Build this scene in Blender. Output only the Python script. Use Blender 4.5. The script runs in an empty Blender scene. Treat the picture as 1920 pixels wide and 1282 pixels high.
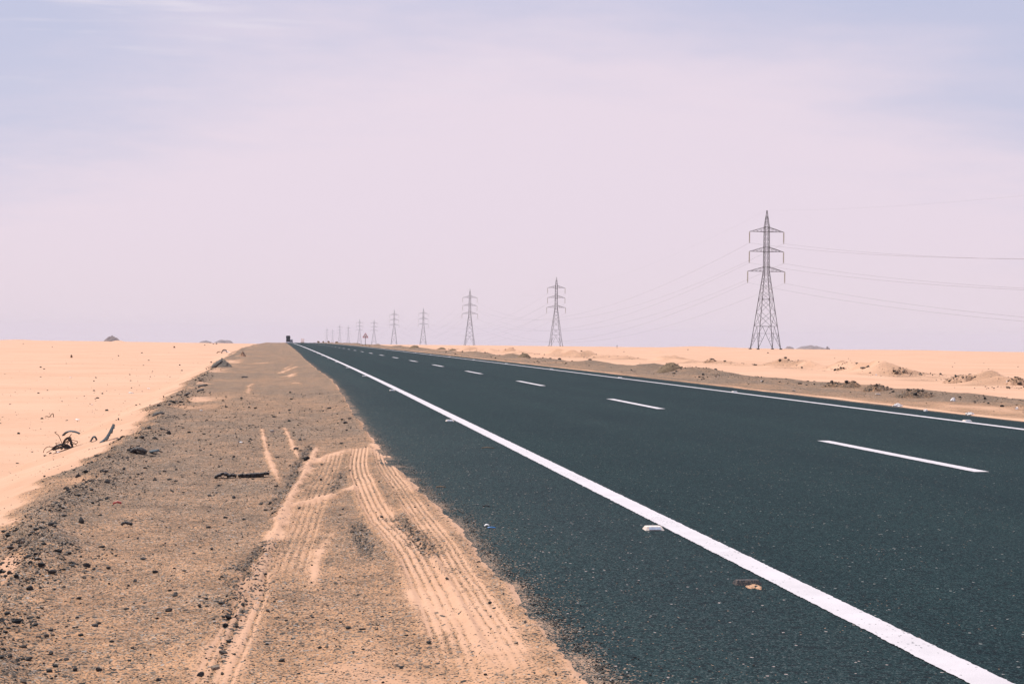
import bpy, bmesh, math, random
import numpy as np
from mathutils import Matrix, Vector

random.seed(7)
rng = np.random.default_rng(11)
SC = bpy.context.scene
COL = SC.collection
R = math.radians

# ------------------------------------------------------------------ camera
CAM_H = 1.2
FPX = 2667.0                       # focal length in pixels of the 1920 px wide photograph
YAW, PITCH, ROLL = R(8.907), -0.0027, 0.0115
F = np.array([math.sin(YAW) * math.cos(PITCH), math.cos(YAW) * math.cos(PITCH), math.sin(PITCH)])
R0 = np.array([math.cos(YAW), -math.sin(YAW), 0.0])
U0 = np.cross(R0, F)
UP = U0 * math.cos(ROLL) - R0 * math.sin(ROLL)
RT = R0 * math.cos(ROLL) + U0 * math.sin(ROLL)
cam = bpy.data.cameras.new('camera')
cam.lens, cam.sensor_width = 50.0, 36.0
cam.clip_start, cam.clip_end = 0.05, 20000.0
cam_o = bpy.data.objects.new('camera', cam)
COL.objects.link(cam_o)
cam_o.matrix_world = Matrix(((RT[0], UP[0], -F[0], 0), (RT[1], UP[1], -F[1], 0), (RT[2], UP[2], -F[2], CAM_H), (0, 0, 0, 1)))
SC.camera = cam_o

# ------------------------------------------------------------------ node helper
class N:
    def __init__(self, tree):
        self.t = tree
        tree.nodes.clear()
    def __call__(self, kind, ins=None, **props):
        n = self.t.nodes.new(kind)
        for k, v in props.items():
            setattr(n, k, v)
        for k, v in (ins or {}).items():
            self.put(n.inputs[k], v)
        return n
    def put(self, sock, v):
        if isinstance(v, bpy.types.NodeSocket):
            self.t.links.new(v, sock)
        elif isinstance(v, bpy.types.Node):
            self.t.links.new(v.outputs[0], sock)
        elif isinstance(v, (tuple, list)) and len(v) == 3 and sock.type == 'RGBA':
            sock.default_value = (*v, 1)
        else:
            sock.default_value = v
    def math(self, op, a, b=0.0, c=None, clamp=False):
        n = self('ShaderNodeMath', operation=op, use_clamp=clamp)
        self.put(n.inputs[0], a); self.put(n.inputs[1], b)
        if c is not None: self.put(n.inputs[2], c)
        return n.outputs[0]
    def mix(self, f, a, b, blend='MIX'):
        n = self('ShaderNodeMix', data_type='RGBA', blend_type=blend)
        self.put(n.inputs[0], f); self.put(n.inputs[6], a); self.put(n.inputs[7], b)
        return n.outputs[2]
    def rng(self, v, a, b, c=0.0, d=1.0, smooth=False):
        n = self('ShaderNodeMapRange', interpolation_type='SMOOTHSTEP' if smooth else 'LINEAR')
        for i, q in enumerate((v, a, b, c, d)): self.put(n.inputs[i], q)
        return n.outputs[0]
    def ramp(self, v, stops, mode='LINEAR'):
        n = self('ShaderNodeValToRGB')
        cr = n.color_ramp; cr.interpolation = mode
        while len(cr.elements) < len(stops): cr.elements.new(0.5)
        for e, (p, c) in zip(cr.elements, stops):
            e.position = p; e.color = (*c, 1)
        self.put(n.inputs[0], v)
        return n.outputs[0]
    def noise(self, vec, scale, detail=4.0, rough=0.55, dim='3D'):
        return self('ShaderNodeTexNoise', {'Vector': vec, 'Scale': scale, 'Detail': detail, 'Roughness': rough}, noise_dimensions=dim).outputs[0]

# ------------------------------------------------------------------ sky, sun, exposure
SUN_EL, SUN_AZ = R(62), R(-42)          # azimuth from +Y towards +X: the sun stands ahead and to the left
w = bpy.data.worlds.new('World'); SC.world = w; w.use_nodes = True
n = N(w.node_tree)
tc = n('ShaderNodeTexCoord').outputs['Generated']
sky = n('ShaderNodeTexSky', sky_type='NISHITA', sun_disc=False, sun_elevation=SUN_EL, sun_rotation=SUN_AZ,
        air_density=1.0, dust_density=4.0, ozone_density=1.0)
sep = n('ShaderNodeSeparateXYZ', {0: tc})
dx, dy, dz = sep.outputs
zz = n.math('ADD', n.math('MAXIMUM', dz, 0.0), 0.11)
plane = n('ShaderNodeCombineXYZ', {0: n.math('DIVIDE', dx, zz), 1: n.math('DIVIDE', dy, zz), 2: 0.0}).outputs[0]
warp = n('ShaderNodeVectorMath', {0: plane, 1: (3.3, 8.1, 0.0)}, operation='ADD').outputs[0]
big = n.noise(warp, 0.62, 5.0, 0.6)
fine = n.noise(n('ShaderNodeMapping', {'Vector': warp, 'Rotation': (0, 0, R(26)), 'Scale': (2.4, 4.2, 1)}), 0.9, 7.0, 0.62)
wisp = n.rng(n.noise(n('ShaderNodeMapping', {'Vector': warp, 'Rotation': (0, 0, R(20)), 'Scale': (1.3, 5.0, 1)}), 0.75, 5.0, 0.55), 0.52, 0.64, 0, 1, True)
# veil of thin high cloud: dense low in the sky and around a broad arch ahead, thinning upwards
arch = n.math('MULTIPLY', n.math('POWER', n.math('ABSOLUTE', n.math('ADD', dx, -0.13)), 2.0), 0.75)
lvl = n.math('ADD', n.math('ADD', dz, arch), n.math('MULTIPLY', n.math('ADD', big, -0.5), -0.24))
lvl = n.math('ADD', lvl, n.math('MULTIPLY', n.math('ADD', fine, -0.5), -0.085))
veil = n.rng(lvl, 0.135, 0.30, 1.0, 0.0, True)
blue = n.ramp(n.math('MAXIMUM', dz, 0.0), [(0.0, (0.64, 0.63, 0.77)), (0.22, (0.545, 0.565, 0.745)), (0.5, (0.42, 0.50, 0.80)), (1.0, (0.30, 0.42, 0.78))])
cloud = n.mix(n.rng(dz, 0.0, 0.09, 0, 1, True), (0.83, 0.715, 0.785), (0.825, 0.71, 0.805))
colr = n.mix(veil, blue, cloud)
colr = n.mix(n.math('MULTIPLY', n.math('MULTIPLY', wisp, n.math('MULTIPLY', n.rng(dz, 0.15, 0.20, 0, 1, True), n.rng(dx, .22, .02, 0, 1, True))), 0.75), colr, (0.80, 0.74, 0.83))
bg1 = n('ShaderNodeBackground', {'Color': sky.outputs[0], 'Strength': 0.06})
bg2 = n('ShaderNodeBackground', {'Color': colr, 'Strength': 0.93})
n('ShaderNodeOutputWorld', {0: n('ShaderNodeMixShader', {0: 0.9, 1: bg1.outputs[0], 2: bg2.outputs[0]}).outputs[0]})

sun = bpy.data.lights.new('sun', 'SUN'); sun.energy = 5.0; sun.angle = R(0.6); sun.color = (1.0, 0.95, 0.88)
sun_o = bpy.data.objects.new('sun', sun); COL.objects.link(sun_o)
sd = Vector((math.sin(SUN_AZ) * math.cos(SUN_EL), math.cos(SUN_AZ) * math.cos(SUN_EL), math.sin(SUN_EL)))
sun_o.rotation_euler = (-sd).to_track_quat('-Z', 'Y').to_euler()
SC.view_settings.view_transform = 'Standard'; SC.view_settings.look = 'None'
SC.view_settings.exposure = 0.2; SC.view_settings.gamma = 1.0
SC.cycles.max_bounces = 5; SC.cycles.diffuse_bounces = 2; SC.cycles.volume_bounces = 0
SC.cycles.transparent_max_bounces = 8

# ------------------------------------------------------------------ numeric noise
def _h(ix, iy, seed):
    v = (ix.astype(np.int64) * 374761393 + iy.astype(np.int64) * 668265263 + seed * 974634777) & 0xffffffff
    v = ((v ^ (v >> 13)) * 1274126177) & 0xffffffff
    v = v ^ (v >> 16)
    return (v & 0xffff) / 65535.0
def vnoise(x, y, seed=0):
    ix, iy = np.floor(x), np.floor(y)
    fx, fy = x - ix, y - iy
    fx, fy = fx * fx * (3 - 2 * fx), fy * fy * (3 - 2 * fy)
    a, b = _h(ix, iy, seed), _h(ix + 1, iy, seed)
    c, d = _h(ix, iy + 1, seed), _h(ix + 1, iy + 1, seed)
    return (a + (b - a) * fx) * (1 - fy) + (c + (d - c) * fx) * fy - 0.5
def fbm(x, y, seed=0, o=4, g=0.5):
    t, a = 0, 1.0
    for i in range(o):
        t = t + a * vnoise(x * 2 ** i + 17.3 * i, y * 2 ** i - 9.1 * i, seed + i)
        a *= g
    return t
def sst(a, b, v):
    t = np.clip((v - a) / (b - a), 0, 1)
    return t * t * (3 - 2 * t)
def gauss(v): return np.exp(-v * v)

# ------------------------------------------------------------------ shape of the land
RC = 1.0e5
def zc(x, y):                      # the plain falls away very gently from the camera's rise
    r = np.hypot(x, y)
    return np.where(r < 600, -r * r / (2 * RC), -1.8 - 0.006 * (r - 600))
def drift(y):                      # the road bends slightly to the left in the distance
    yy = np.maximum(y - 30.0, 0.0)
    return -0.0062 * yy * yy / (yy + 35.0)
def ray(px, py):
    d = F + RT * (px - 960) / FPX - UP * (py - 641) / FPX
    return d
def plane_pt(px, py, z=0.0):       # pixel of the photograph -> point of the level z near the road
    d = ray(px, py); t = (z - CAM_H) / d[2]
    return d[0] * t, d[1] * t

edge_px = [(1140,1282),(1070,1215),(1000,1140),(940,1068),(885,1010),(868,980),(830,948),(795,922),(768,890),(740,868),(712,838),(697,815),(668,775),(650,745),(625,712),(596,692),(569,670)]
ep = np.array([plane_pt(*p) for p in edge_px])
ep_s = ep[:, 0] - drift(ep[:, 1])
def edge_s(y):                     # ragged left edge of the asphalt
    base = np.interp(y, np.concatenate(([-30.], ep[:, 1], [70., 2000.])), np.concatenate(([ep_s[0]], ep_s, [1.02, 1.0])))
    return base + 0.035 * fbm(y * 3.1, y * 0 + 3.3, 51, 3) + 0.03 * fbm(y * 16, y * 0 + 8.3, 52, 2)
def crest_s(y):
    yy = np.clip(y, 2, 160)
    return -0.64 - 0.285 * np.sqrt(yy) + 0.35 * fbm(y * 0.35, y * 0 + 1.7, 61, 3) + 0.18 * fbm(y * 1.7, y * 0, 62, 2)

def spline(pts, n=8):
    p = [np.array(q, float) for q in pts]
    p = [2 * p[0] - p[1]] + p + [2 * p[-1] - p[-2]]
    out = []
    for i in range(1, len(p) - 2):
        for k in range(n):
            t = k / n
            out.append(0.5 * (2 * p[i] + (p[i+1] - p[i-1]) * t + (2*p[i-1] - 5*p[i] + 4*p[i+1] - p[i+2]) * t*t + (3*p[i] - p[i-1] - 3*p[i+1] + p[i+2]) * t**3))
    out.append(p[-2])
    return np.array(out)

# tyre tracks and drifts on the shoulder (photo pixels -> ground), half width in metres, kind, strength
TRK = [
    ([(597,826),(578,868),(560,902),(535,945),(512,1000),(488,1052),(468,1085),(437,1160),(396,1250),(378,1290)], .036, 'drift', 1.0),
    ([(536,946),(560,940),(590,935),(640,922),(690,905)], .065, 'drift', .85),
    ([(560,880),(600,856),(650,842),(705,835)], .06, 'drift', .55),
    ([(628,845),(616,880),(598,915),(582,955),(566,1000),(548,1050),(528,1110)], .085, 'tread', .55),
    ([(676,842),(672,875),(690,925),(718,972),(752,1010),(782,1055),(812,1115),(840,1180),(880,1290),(900,1340)], .080, 'tread', 1.0),
    ([(712,846),(722,878),(752,925),(790,975),(822,1018),(852,1068),(890,1130),(935,1200),(985,1290),(1010,1340)], .068, 'tread', .72),
    ([(490,795),(502,845),(520,890),(540,925)], .022, 'drift', .9),
    ([(532,795),(545,822),(558,848),(572,868)], .022, 'drift', .9),
    ([(635,985),(612,1010),(598,1040),(590,1075),(584,1110)], .022, 'drift', .5),
    ([(500,1050),(487,1075),(480,1115),(462,1160),(426,1237),(408,1290)], .014, 'drift', .8),
    ([(478,1062),(474,1100),(450,1160),(412,1240),(392,1290),(375,1340)], .075, 'tread', .62),
    ([(476,1075),(466,1112),(444,1160),(404,1240),(386,1290)], .022, 'rough', .8),
    ([(520,1000),(488,1030),(465,1090),(440,1140),(420,1190)], .07, 'rough', 1.7),
    ([(590,826),(570,850),(545,900),(522,935),(505,985)], .05, 'rough', 1.3),
    ([(668,970),(678,1010),(702,1050)], .042, 'rough', 1.6),
    ([(742,965),(765,990),(792,1022),(815,1060)], .055, 'rough', 1.6),
    ([(640,880),(628,905),(618,930)], .04, 'rough', .8),
    ([(470,1045),(440,1050),(425,1062)], .05, 'rough', .8),
    ([(700,835),(735,862),(770,890)], .045, 'drift', .7),
    ([(735,880),(800,925),(850,975)], .05, 'sandy', .0),
    ([(760,1090),(830,1150),(900,1200),(980,1290)], .10, 'sandy', .3),
    ([(865,1120),(940,1190),(1010,1290)], .12, 'sandy', .15),
    ([(640,1230),(700,1260),(760,1290)], .15, 'sandy', .25),
    ([(519,700),(545,690),(560,684)], .07, 'drift', .8),
    ([(524,706),(548,700),(558,696)], .06, 'drift', .8),
    ([(528,692),(545,684),(550,681)], .06, 'drift', .6),
    ([(543,706),(553,700)], .07, 'drift', .8),
    ([(546,717),(558,716)], .10, 'drift', .9),
    ([(520,660),(527,661)], .2, 'drift', .9),
    ([(466,735),(468,722),(477,713)], .05, 'drift', .6),
    ([(470,680),(500,677),(520,676)], .18, 'drift', .45),
]
TR = []
for pts, hw, kind, st in TRK:
    P = spline([plane_pt(*p, -0.02) for p in pts])
    TR.append((P, hw, kind, st))

def tracks(x, y):
    dz_ = np.zeros_like(x); sand = np.zeros_like(x); rough = np.zeros_like(x)
    for P, hw, kind, st in TR:
        m = hw * 4.0
        sel = np.where((x > P[:, 0].min() - m) & (x < P[:, 0].max() + m) & (y > P[:, 1].min() - m) & (y < P[:, 1].max() + m))[0]
        if not len(sel): continue
        X, Y = x[sel], y[sel]
        best = np.full(len(sel), 1e9); sg = np.zeros(len(sel)); tt = np.zeros(len(sel))
        L = np.concatenate(([0], np.cumsum(np.hypot(*np.diff(P, axis=0).T))))
        for i in range(len(P) - 1):
            a, b = P[i], P[i + 1]; e = b - a; l2 = e @ e + 1e-12
            t = np.clip(((X - a[0]) * e[0] + (Y - a[1]) * e[1]) / l2, 0, 1)
            qx, qy = X - a[0] - t * e[0], Y - a[1] - t * e[1]
            d2 = qx * qx + qy * qy
            k = d2 < best
            best[k] = d2[k]; sg[k] = np.sign(e[0] * qy - e[1] * qx)[k]; tt[k] = (L[i] + t * math.sqrt(l2))[k]
        d = np.sqrt(best)
        nz = np.clip(fbm(X * 9, Y * 5, 71, 3), -.5, .5)
        nzf = lambda a, b: fbm(a * 5, b * 3, 79, 3)
        fade = sst(0, 0.12 * L[-1] + .02, tt) * sst(0, 0.25 * L[-1] + .02, L[-1] - tt)
        if kind in ('tread', 'rut'): fade = sst(0, 0.05, tt) * sst(0, 0.16 * L[-1], L[-1] - tt) * (1.0 - .35 * tt / L[-1] + .15 * vnoise(tt * 2.5, tt * 0 + hw * 99, 77) + .28 * nzf(X, Y))
        u = d * sg / hw
        if kind == 'drift':
            g = gauss(d / (hw * (1.0 + .9 * nz)))
            dz_[sel] += .022 * min(1, hw / .04) * g * fade * st
            sand[sel] += 1.12 * gauss(d / (hw * (1.3 + 1.3 * nz))) * fade * st * (.85 + .5 * nz)
        elif kind == 'tread':
            ins = sst(1.18, .92, np.abs(u))
            rib = 1 - (.5 - .5 * np.cos(u * math.pi * 4.0)) ** 3
            chop = .75 + .25 * np.sign(np.sin(tt * 105 + np.floor(u * 2) * 2.1))
            dz_[sel] += fade * st * (ins * (-.010 + .0115 * rib * chop) + .012 * gauss((np.abs(u) - 1.25) / .22))
            sand[sel] += fade * st * (ins * (-.05 + .98 * rib) + .35 * gauss((np.abs(u) - 1.3) / .3))
            rough[sel] += 0
        elif kind == 'rut':
            dz_[sel] += fade * (-.018 * gauss(d / (hw * .5)) + .014 * gauss((np.abs(u) - 1.1) / .35))
            rough[sel] += .7 * fade * gauss(d / (hw * .45))
        elif kind == 'rough':
            g = gauss(d / (hw * (1.1 + 1.2 * nz))) * fade * st
            rough[sel] += g; dz_[sel] -= .006 * g
            dz_[sel] += .012 * g * (fbm(X * 45, Y * 45, 75, 2))
        else:
            sand[sel] += st * gauss(d / (hw * (1 + nz))) * fade
    return dz_, sand, rough

def shoulder(x, y, full=True):
    """height, sand share, coarse share of the left gravel shoulder"""
    s = x - drift(y)
    e, c = edge_s(y), crest_s(y)
    t = e - s
    near = np.clip(12.0 / np.maximum(y, 6), 0.25, 1)
    z = -0.014 * np.clip(t, 0, 3.2) - 0.03
    z = z + 0.046 * gauss(np.maximum(t - .08, 0) / .32) + np.where(t < .07, -0.45 * (.07 - t), 0)
    z = z + 0.020 * fbm(x * .9, y * .6, 21, 3) + 0.012 * fbm(x * 4, y * 3, 22, 3)
    lip = gauss((s - c - .05) / .24)
    z = z + lip * (.028 + .06 * fbm(x * 1.5, y * 1.1, 23, 3)) + lip * .035 * fbm(x * 7, y * 6, 24, 3)
    q = np.maximum(c - s, 0)
    z = z - 0.30 * q - 0.05 * np.maximum(q - .6, 0) + 0.05 * np.exp(-q) * (q > 0) * fbm(x * 3, y * 2, 25, 3)
    z = z + .3 * gauss((y - 95.) / 14) * gauss((s + 2.9) / 1.3) * 0
    # sand share
    big = fbm(x * .55, y * .32, 31, 4)
    mid = fbm(x * 3.0, y * 1.6, 33, 4)
    sand = .13 + .30 * big + .24 * mid
    sand = sand + .26 * sst(11, 5.5, y)
    sand = sand + .72 * gauss((t - .02) / (.06 + .05 * vnoise(y * 2, y * 0, 35)))
    sand = sand + .05 * sst(.9, .1, t) * sst(12, 6, y)
    hump = sst(c - s + 0 * s, c - s + .001, s)
    sand = np.where(s < c, np.maximum(sand, 0) + 1.05 * sst(0.0, .62, q + .08 + .95 * fbm(x * 1.5 + y * .5, y * .55, 36, 4)), sand)
    sand = sand + .9 * sst(.12, .34, fbm(x * .7 + 3, y * .28, 48, 4)) * gauss((s - c) / .9) * (s > c)
    sand = sand - .25 * lip * (.4 + 1.2 * np.clip(fbm(x * 1.1, y * .8, 40, 3) + .3, 0, 1))
    rough = .42 * lip * (.7 + fbm(x * 5, y * 4, 37, 3)) + .35 * np.clip(fbm(x * 2.2, y * 1.2, 38, 3), 0, 1)
    if full:
        dz_, sa, ro = tracks(x, y)
        z = z + dz_
        sand = np.clip(sand, 0, 1) * (1 - np.clip(ro, 0, 1) * .85) + sa
        sand = np.where(s > c - .2, np.minimum(sand, .89 + .05 * mid), sand)
        rough = rough * (1 - np.clip(sa, 0, 1)) + ro
        z = z + .004 * fbm(x * 55, y * 45, 39, 2) * near * (1 - .7 * np.clip(sand, 0, 1)) * sst(40, 18, y)
    return z + zc(x, y), np.clip(sand, 0, 1), np.clip(rough, 0, 1)

rp = np.array([plane_pt(px, py, -.42) for px, py in [(1130,672),(1240,677),(1340,682),(1450,687),(1560,695),(1660,703),(1760,711),(1860,719),(1960,727)]][::-1])
rp_s = rp[:, 0] - drift(rp[:, 1])
def ridge_s(y): return np.interp(y, rp[:, 1], rp_s) + .9 * fbm(y / 9., y * 0, 44, 2)
def plain(x, y):
    s = x - drift(y)
    z = np.where(s < 6, -0.62 + .40 * sst(12, 90, -s), -0.42 + .20 * sst(30, 110, s))
    z = z + .10 * fbm(x / 9., y / 14., 41, 3) + .22 * fbm(x / 60., y / 90., 42, 3) * sst(30, 90, np.hypot(x, y)) + .012 * fbm(x * 1.2, y * .8, 43, 3)
    # bulldozed windrow of sand on the right, running along the road
    rs = ridge_s(y)
    amp = np.clip(.34 + 1.1 * fbm(y / 4.5, y * 0 + 4, 45, 3), .05, 1) * sst(30, 48, y) * sst(330, 190, y)
    z = z + .62 * amp * gauss((s - rs) / (1.0 + .7 * vnoise(y / 3., y * 0, 46))) * (1 + .7 * fbm(x * 1.3, y * 1.3, 47, 3))
    for hx, hy, hh, hw in DUNES:
        z = z + hh * gauss(np.hypot((x - hx) / hw, (y - hy) / (hw * .6)))
    return z + zc(x, y)

DUNES = []
def _dune(px, dist, h, wpx):
    a = YAW + math.atan((px - 960) / FPX)
    DUNES.append((dist * math.sin(a), dist * math.cos(a), h, wpx / FPX * dist * .5))
for px, d, h, wpx in [(28,430,.55,60),(62,460,.7,40),(170,440,.6,26),(222,420,.75,26),(285,450,.5,40),(720,300,.65,22),(745,260,.3,26),(770,240,.4,24),(800,300,.25,24),
                      (1236,190,.5,30),(1190,330,.4,60),(1320,400,.6,120),(1475,280,.45,60),(1502,260,.45,44),(1560,330,.5,60),(1700,480,.3,200),(1048,350,.4,40),(1062,330,.3,20)]:
    _dune(px, d, h, wpx)

def verge(x, y):
    s = x - drift(y)
    e = 11.25 + .16 * fbm(y * .5, y * 0 + 2, 81, 3) + .05 * fbm(y * 4, y * 0, 82, 2)
    t = s - e
    hum = np.clip(.10 + .75 * fbm(y / 5.5, y * 0 + 5, 83, 3), 0, 1)
    far = sst(25, 60, y)
    z = .012 + np.where(t < .1, -.35 * (.1 - t), 0) + .03 * sst(.2, 1.2, t)
    z = z + (.06 + .36 * hum) * gauss((t - 2.9 - .5 * vnoise(y / 8., y * 0, 84)) / .8) * (1 + .8 * fbm(x * 1.8, y * 1.8, 85, 3))
    z = z + .05 * fbm(x * 1.1, y * .7, 86, 3) * sst(.3, 1.5, t)
    z = z - .16 * np.maximum(t - 3.6, 0)
    sand = .10 + .5 * fbm(x * .8, y * .25, 87, 4) + .25 * fbm(x * 4, y * 1.5, 88, 3)
    sand = sand + .7 * gauss(t / .25) + .6 * sst(3.9, 5.2, t + .8 * fbm(x * .7, y * .4, 89, 3)) + .55 * sst(36, 20, y) * sst(3.2, .4, t)
    rough = .7 * gauss((t - 3.0) / 1.0) * np.clip(.35 + hum, 0, 1) + .4 * np.clip(fbm(x * 2, y, 90, 3), 0, 1)
    return z + zc(x, y), np.clip(sand, 0, 1), np.clip(rough, 0, 1)

def height(x, y):
    x, y = np.atleast_1d(np.asarray(x, float)), np.atleast_1d(np.asarray(y, float))
    s = x - drift(y)
    z = plain(x, y)
    zr = np.where((s > .9) & (s < 11.6), zc(x, y), -1e3)
    zl = np.where((s < 1.5) & (s > crest_s(y) - 4.2), shoulder(x, y)[0], -1e3)
    zv = np.where((s > 11.0) & (s < 18), verge(x, y)[0], -1e3)
    return np.maximum(np.maximum(z, zr), np.maximum(zl, zv))
def ground(px, py):                # first ground point along the line of sight through a pixel of the photograph
    d = ray(px, py)
    t = np.geomspace(3.5, 900, 5000)
    X, Y = d[0] * t, d[1] * t
    g = CAM_H + d[2] * t - height(X, Y)
    k = np.where(g < 0)[0]
    i = k[0] if len(k) else int(np.argmin(g))
    return np.array([X[i], Y[i], height(X[i], Y[i])[0]])
def px_at(p): return np.dot(np.array(p) - np.array([0, 0, CAM_H]), F) / FPX      # metres per photo pixel at p

# ------------------------------------------------------------------ mesh helpers
def link(name, me, mat, parent=None):
    o = bpy.data.objects.new(name, me); COL.objects.link(o)
    if mat: me.materials.append(mat)
    if parent: o.parent = parent
    return o
def tag(o, label=None, cat=None, group=None, kind=None):
    if label: o['label'] = label
    if cat: o['category'] = cat
    if group: o['group'] = group
    if kind: o['kind'] = kind
    return o
def empty(name, loc=(0, 0, 0), rz=0.0):
    o = bpy.data.objects.new(name, None); COL.objects.link(o)
    o.location = loc; o.rotation_euler.z = rz; o.empty_display_size = .1
    return o
def copy_tree(o, parent=None):
    c = o.copy(); COL.objects.link(c)
    if parent: c.parent = parent
    for ch in list(o.children): copy_tree(ch, c)
    return c
def np_mesh(name, V, Fq, smooth=True, attrs=None):
    V = np.asarray(V, np.float32); Fq = np.asarray(Fq, np.int32)
    k = Fq.shape[1]
    me = bpy.data.meshes.new(name)
    me.vertices.add(len(V)); me.vertices.foreach_set('co', V.ravel())
    me.loops.add(Fq.size); me.loops.foreach_set('vertex_index', Fq.ravel())
    me.polygons.add(len(Fq)); me.polygons.foreach_set('loop_start', np.arange(len(Fq), dtype=np.int32) * k)
    try: me.polygons.foreach_set('loop_total', np.full(len(Fq), k, np.int32))
    except Exception: pass
    me.polygons.foreach_set('use_smooth', np.full(len(Fq), smooth))
    for nm, arr in (attrs or {}).items():
        a = me.attributes.new(nm, 'FLOAT', 'POINT'); a.data.foreach_set('value', np.asarray(arr, np.float32).ravel())
    me.update(calc_edges=True); me.validate()
    return me
def grid_faces(nr, nc):
    i = np.arange(nr - 1)[:, None] * nc + np.arange(nc - 1)[None, :]
    i = i.ravel()
    return np.stack([i, i + 1, i + nc + 1, i + nc], 1)
class MB:
    def __init__(s): s.v = []; s.f = []
    def add(s, v, f):
        o = len(s.v); s.v += [tuple(map(float, q)) for q in v]; s.f += [tuple(k + o for k in q) for q in f]
    def box(s, x0, x1, y0, y1, z0, z1, tx=0, ty=0):
        s.add([(x0,y0,z0),(x1,y0,z0),(x1,y1,z0),(x0,y1,z0),(x0+tx,y0+ty,z1),(x1-tx,y0+ty,z1),(x1-tx,y1-ty,z1),(x0+tx,y1-ty,z1)],
              [(3,2,1,0),(4,5,6,7),(0,1,5,4),(1,2,6,5),(2,3,7,6),(3,0,4,7)])
    def beam(s, p, q, w, k=4):
        p, q = np.array(p, float), np.array(q, float); d = q - p; L = np.linalg.norm(d)
        if L < 1e-6: return
        d /= L; a = np.cross(d, (0, 0, 1.0) if abs(d[2]) < .95 else (1.0, 0, 0)); a /= np.linalg.norm(a); b = np.cross(d, a)
        ring = [(math.cos(2 * math.pi * (i + .5) / k), math.sin(2 * math.pi * (i + .5) / k)) for i in range(k)]
        v = [p + (a * c + b * t) * w * .5 for c, t in ring] + [q + (a * c + b * t) * w * .5 for c, t in ring]
        s.add(v, [(i, (i + 1) % k, k + (i + 1) % k, k + i) for i in range(k)] + [tuple(range(k - 1, -1, -1)), tuple(range(k, 2 * k))])
    def tube(s, pts, r, k=6):
        pts = [np.array(p, float) for p in pts]; n_ = len(pts); v = []
        rr = r if hasattr(r, '__len__') else [r] * n_
        for i, p in enumerate(pts):
            d = pts[min(i + 1, n_ - 1)] - pts[max(i - 1, 0)]; d /= np.linalg.norm(d) + 1e-9
            a = np.cross(d, (0, 0, 1.0) if abs(d[2]) < .9 else (0, 1.0, 0)); a /= np.linalg.norm(a); b = np.cross(d, a)
            v += [p + (a * math.cos(2 * math.pi * j / k) + b * math.sin(2 * math.pi * j / k)) * rr[i] for j in range(k)]
        f = [(i * k + j, i * k + (j + 1) % k, (i + 1) * k + (j + 1) % k, (i + 1) * k + j) for i in range(n_ - 1) for j in range(k)]
        s.add(v, f + [tuple(range(k - 1, -1, -1)), tuple(range((n_ - 1) * k, n_ * k))])
    def lathe(s, prof, c=(0, 0, 0), k=10, axis='z'):
        v = []
        for r, h in prof:
            for j in range(k):
                a = 2 * math.pi * j / k
                q = (r * math.cos(a), r * math.sin(a), h)
                if axis == 'x': q = (q[2], q[0], q[1])
                if axis == 'y': q = (q[0], q[2], q[1])
                v.append((c[0] + q[0], c[1] + q[1], c[2] + q[2]))
        m = len(prof)
        s.add(v, [(i * k + j, i * k + (j + 1) % k, (i + 1) * k + (j + 1) % k, (i + 1) * k + j) for i in range(m - 1) for j in range(k)]
              + [tuple(range(k - 1, -1, -1)), tuple(range((m - 1) * k, m * k))])
    def prism(s, pts, y0, y1):     # outline in x-z, thickness along y
        m = len(pts)
        s.add([(x, y0, z) for x, z in pts] + [(x, y1, z) for x, z in pts],
              [tuple(range(m)), tuple(range(2 * m - 1, m - 1, -1))] + [(i + m, (i + 1) % m + m, (i + 1) % m, i) for i in range(m)])
    def mesh(s, name, smooth=False):
        me = bpy.data.meshes.new(name); me.from_pydata(s.v, [], s.f); me.update()
        b = bmesh.new(); b.from_mesh(me); bmesh.ops.recalc_face_normals(b, faces=b.faces); b.to_mesh(me); b.free()
        me.polygons.foreach_set('use_smooth', [smooth] * len(me.polygons))
        return me
    def build(s, name, mat, parent=None, smooth=False, bevel=0):
        me = s.mesh(name, smooth)
        if bevel:
            b = bmesh.new(); b.from_mesh(me)
            bmesh.ops.bevel(b, geom=b.edges[:], offset=bevel, segments=2, affect='EDGES', profile=.6); b.to_mesh(me); b.free()
        return link(name, me, mat, parent)

# ------------------------------------------------------------------ materials
def mat(name):
    m = bpy.data.materials.new(name); m.use_nodes = True
    return m, N(m.node_tree)
def finish(n, **ins):
    b = n('ShaderNodeBsdfPrincipled', {k.replace('_', ' '): v for k, v in ins.items()})
    n('ShaderNodeOutputMaterial', {0: b.outputs[0]})
    return b
def simple(name, col, rough=.6, metal=0.0, var=.25, scale=8.0, spec=.4, dust=0.0, bump=0.0):
    m, n = mat(name)
    co = n('ShaderNodeTexCoord').outputs['Object']
    v = n.noise(co, scale, 6, .6)
    dark = tuple(c * (1 - var) for c in col); lite = tuple(min(1, c * (1 + var)) for c in col)
    c = n.mix(n.rng(v, .3, .7), dark, lite)
    if dust:
        c = n.mix(n.math('MULTIPLY', n.rng(n.noise(co, scale * 2.3, 5, .65), .42, .62, 0, 1, True), dust), c, (.42, .26, .165))
    ins = dict(Base_Color=c, Roughness=n.rng(v, .3, .7, rough - .08, min(1, rough + .08)), Metallic=metal, Specular_IOR_Level=spec)
    if bump:
        ins['Normal'] = n('ShaderNodeBump', {'Height': n.noise(co, scale * 4, 5, .6), 'Strength': bump, 'Distance': .01}).outputs[0]
    finish(n, **ins)
    return m

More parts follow.
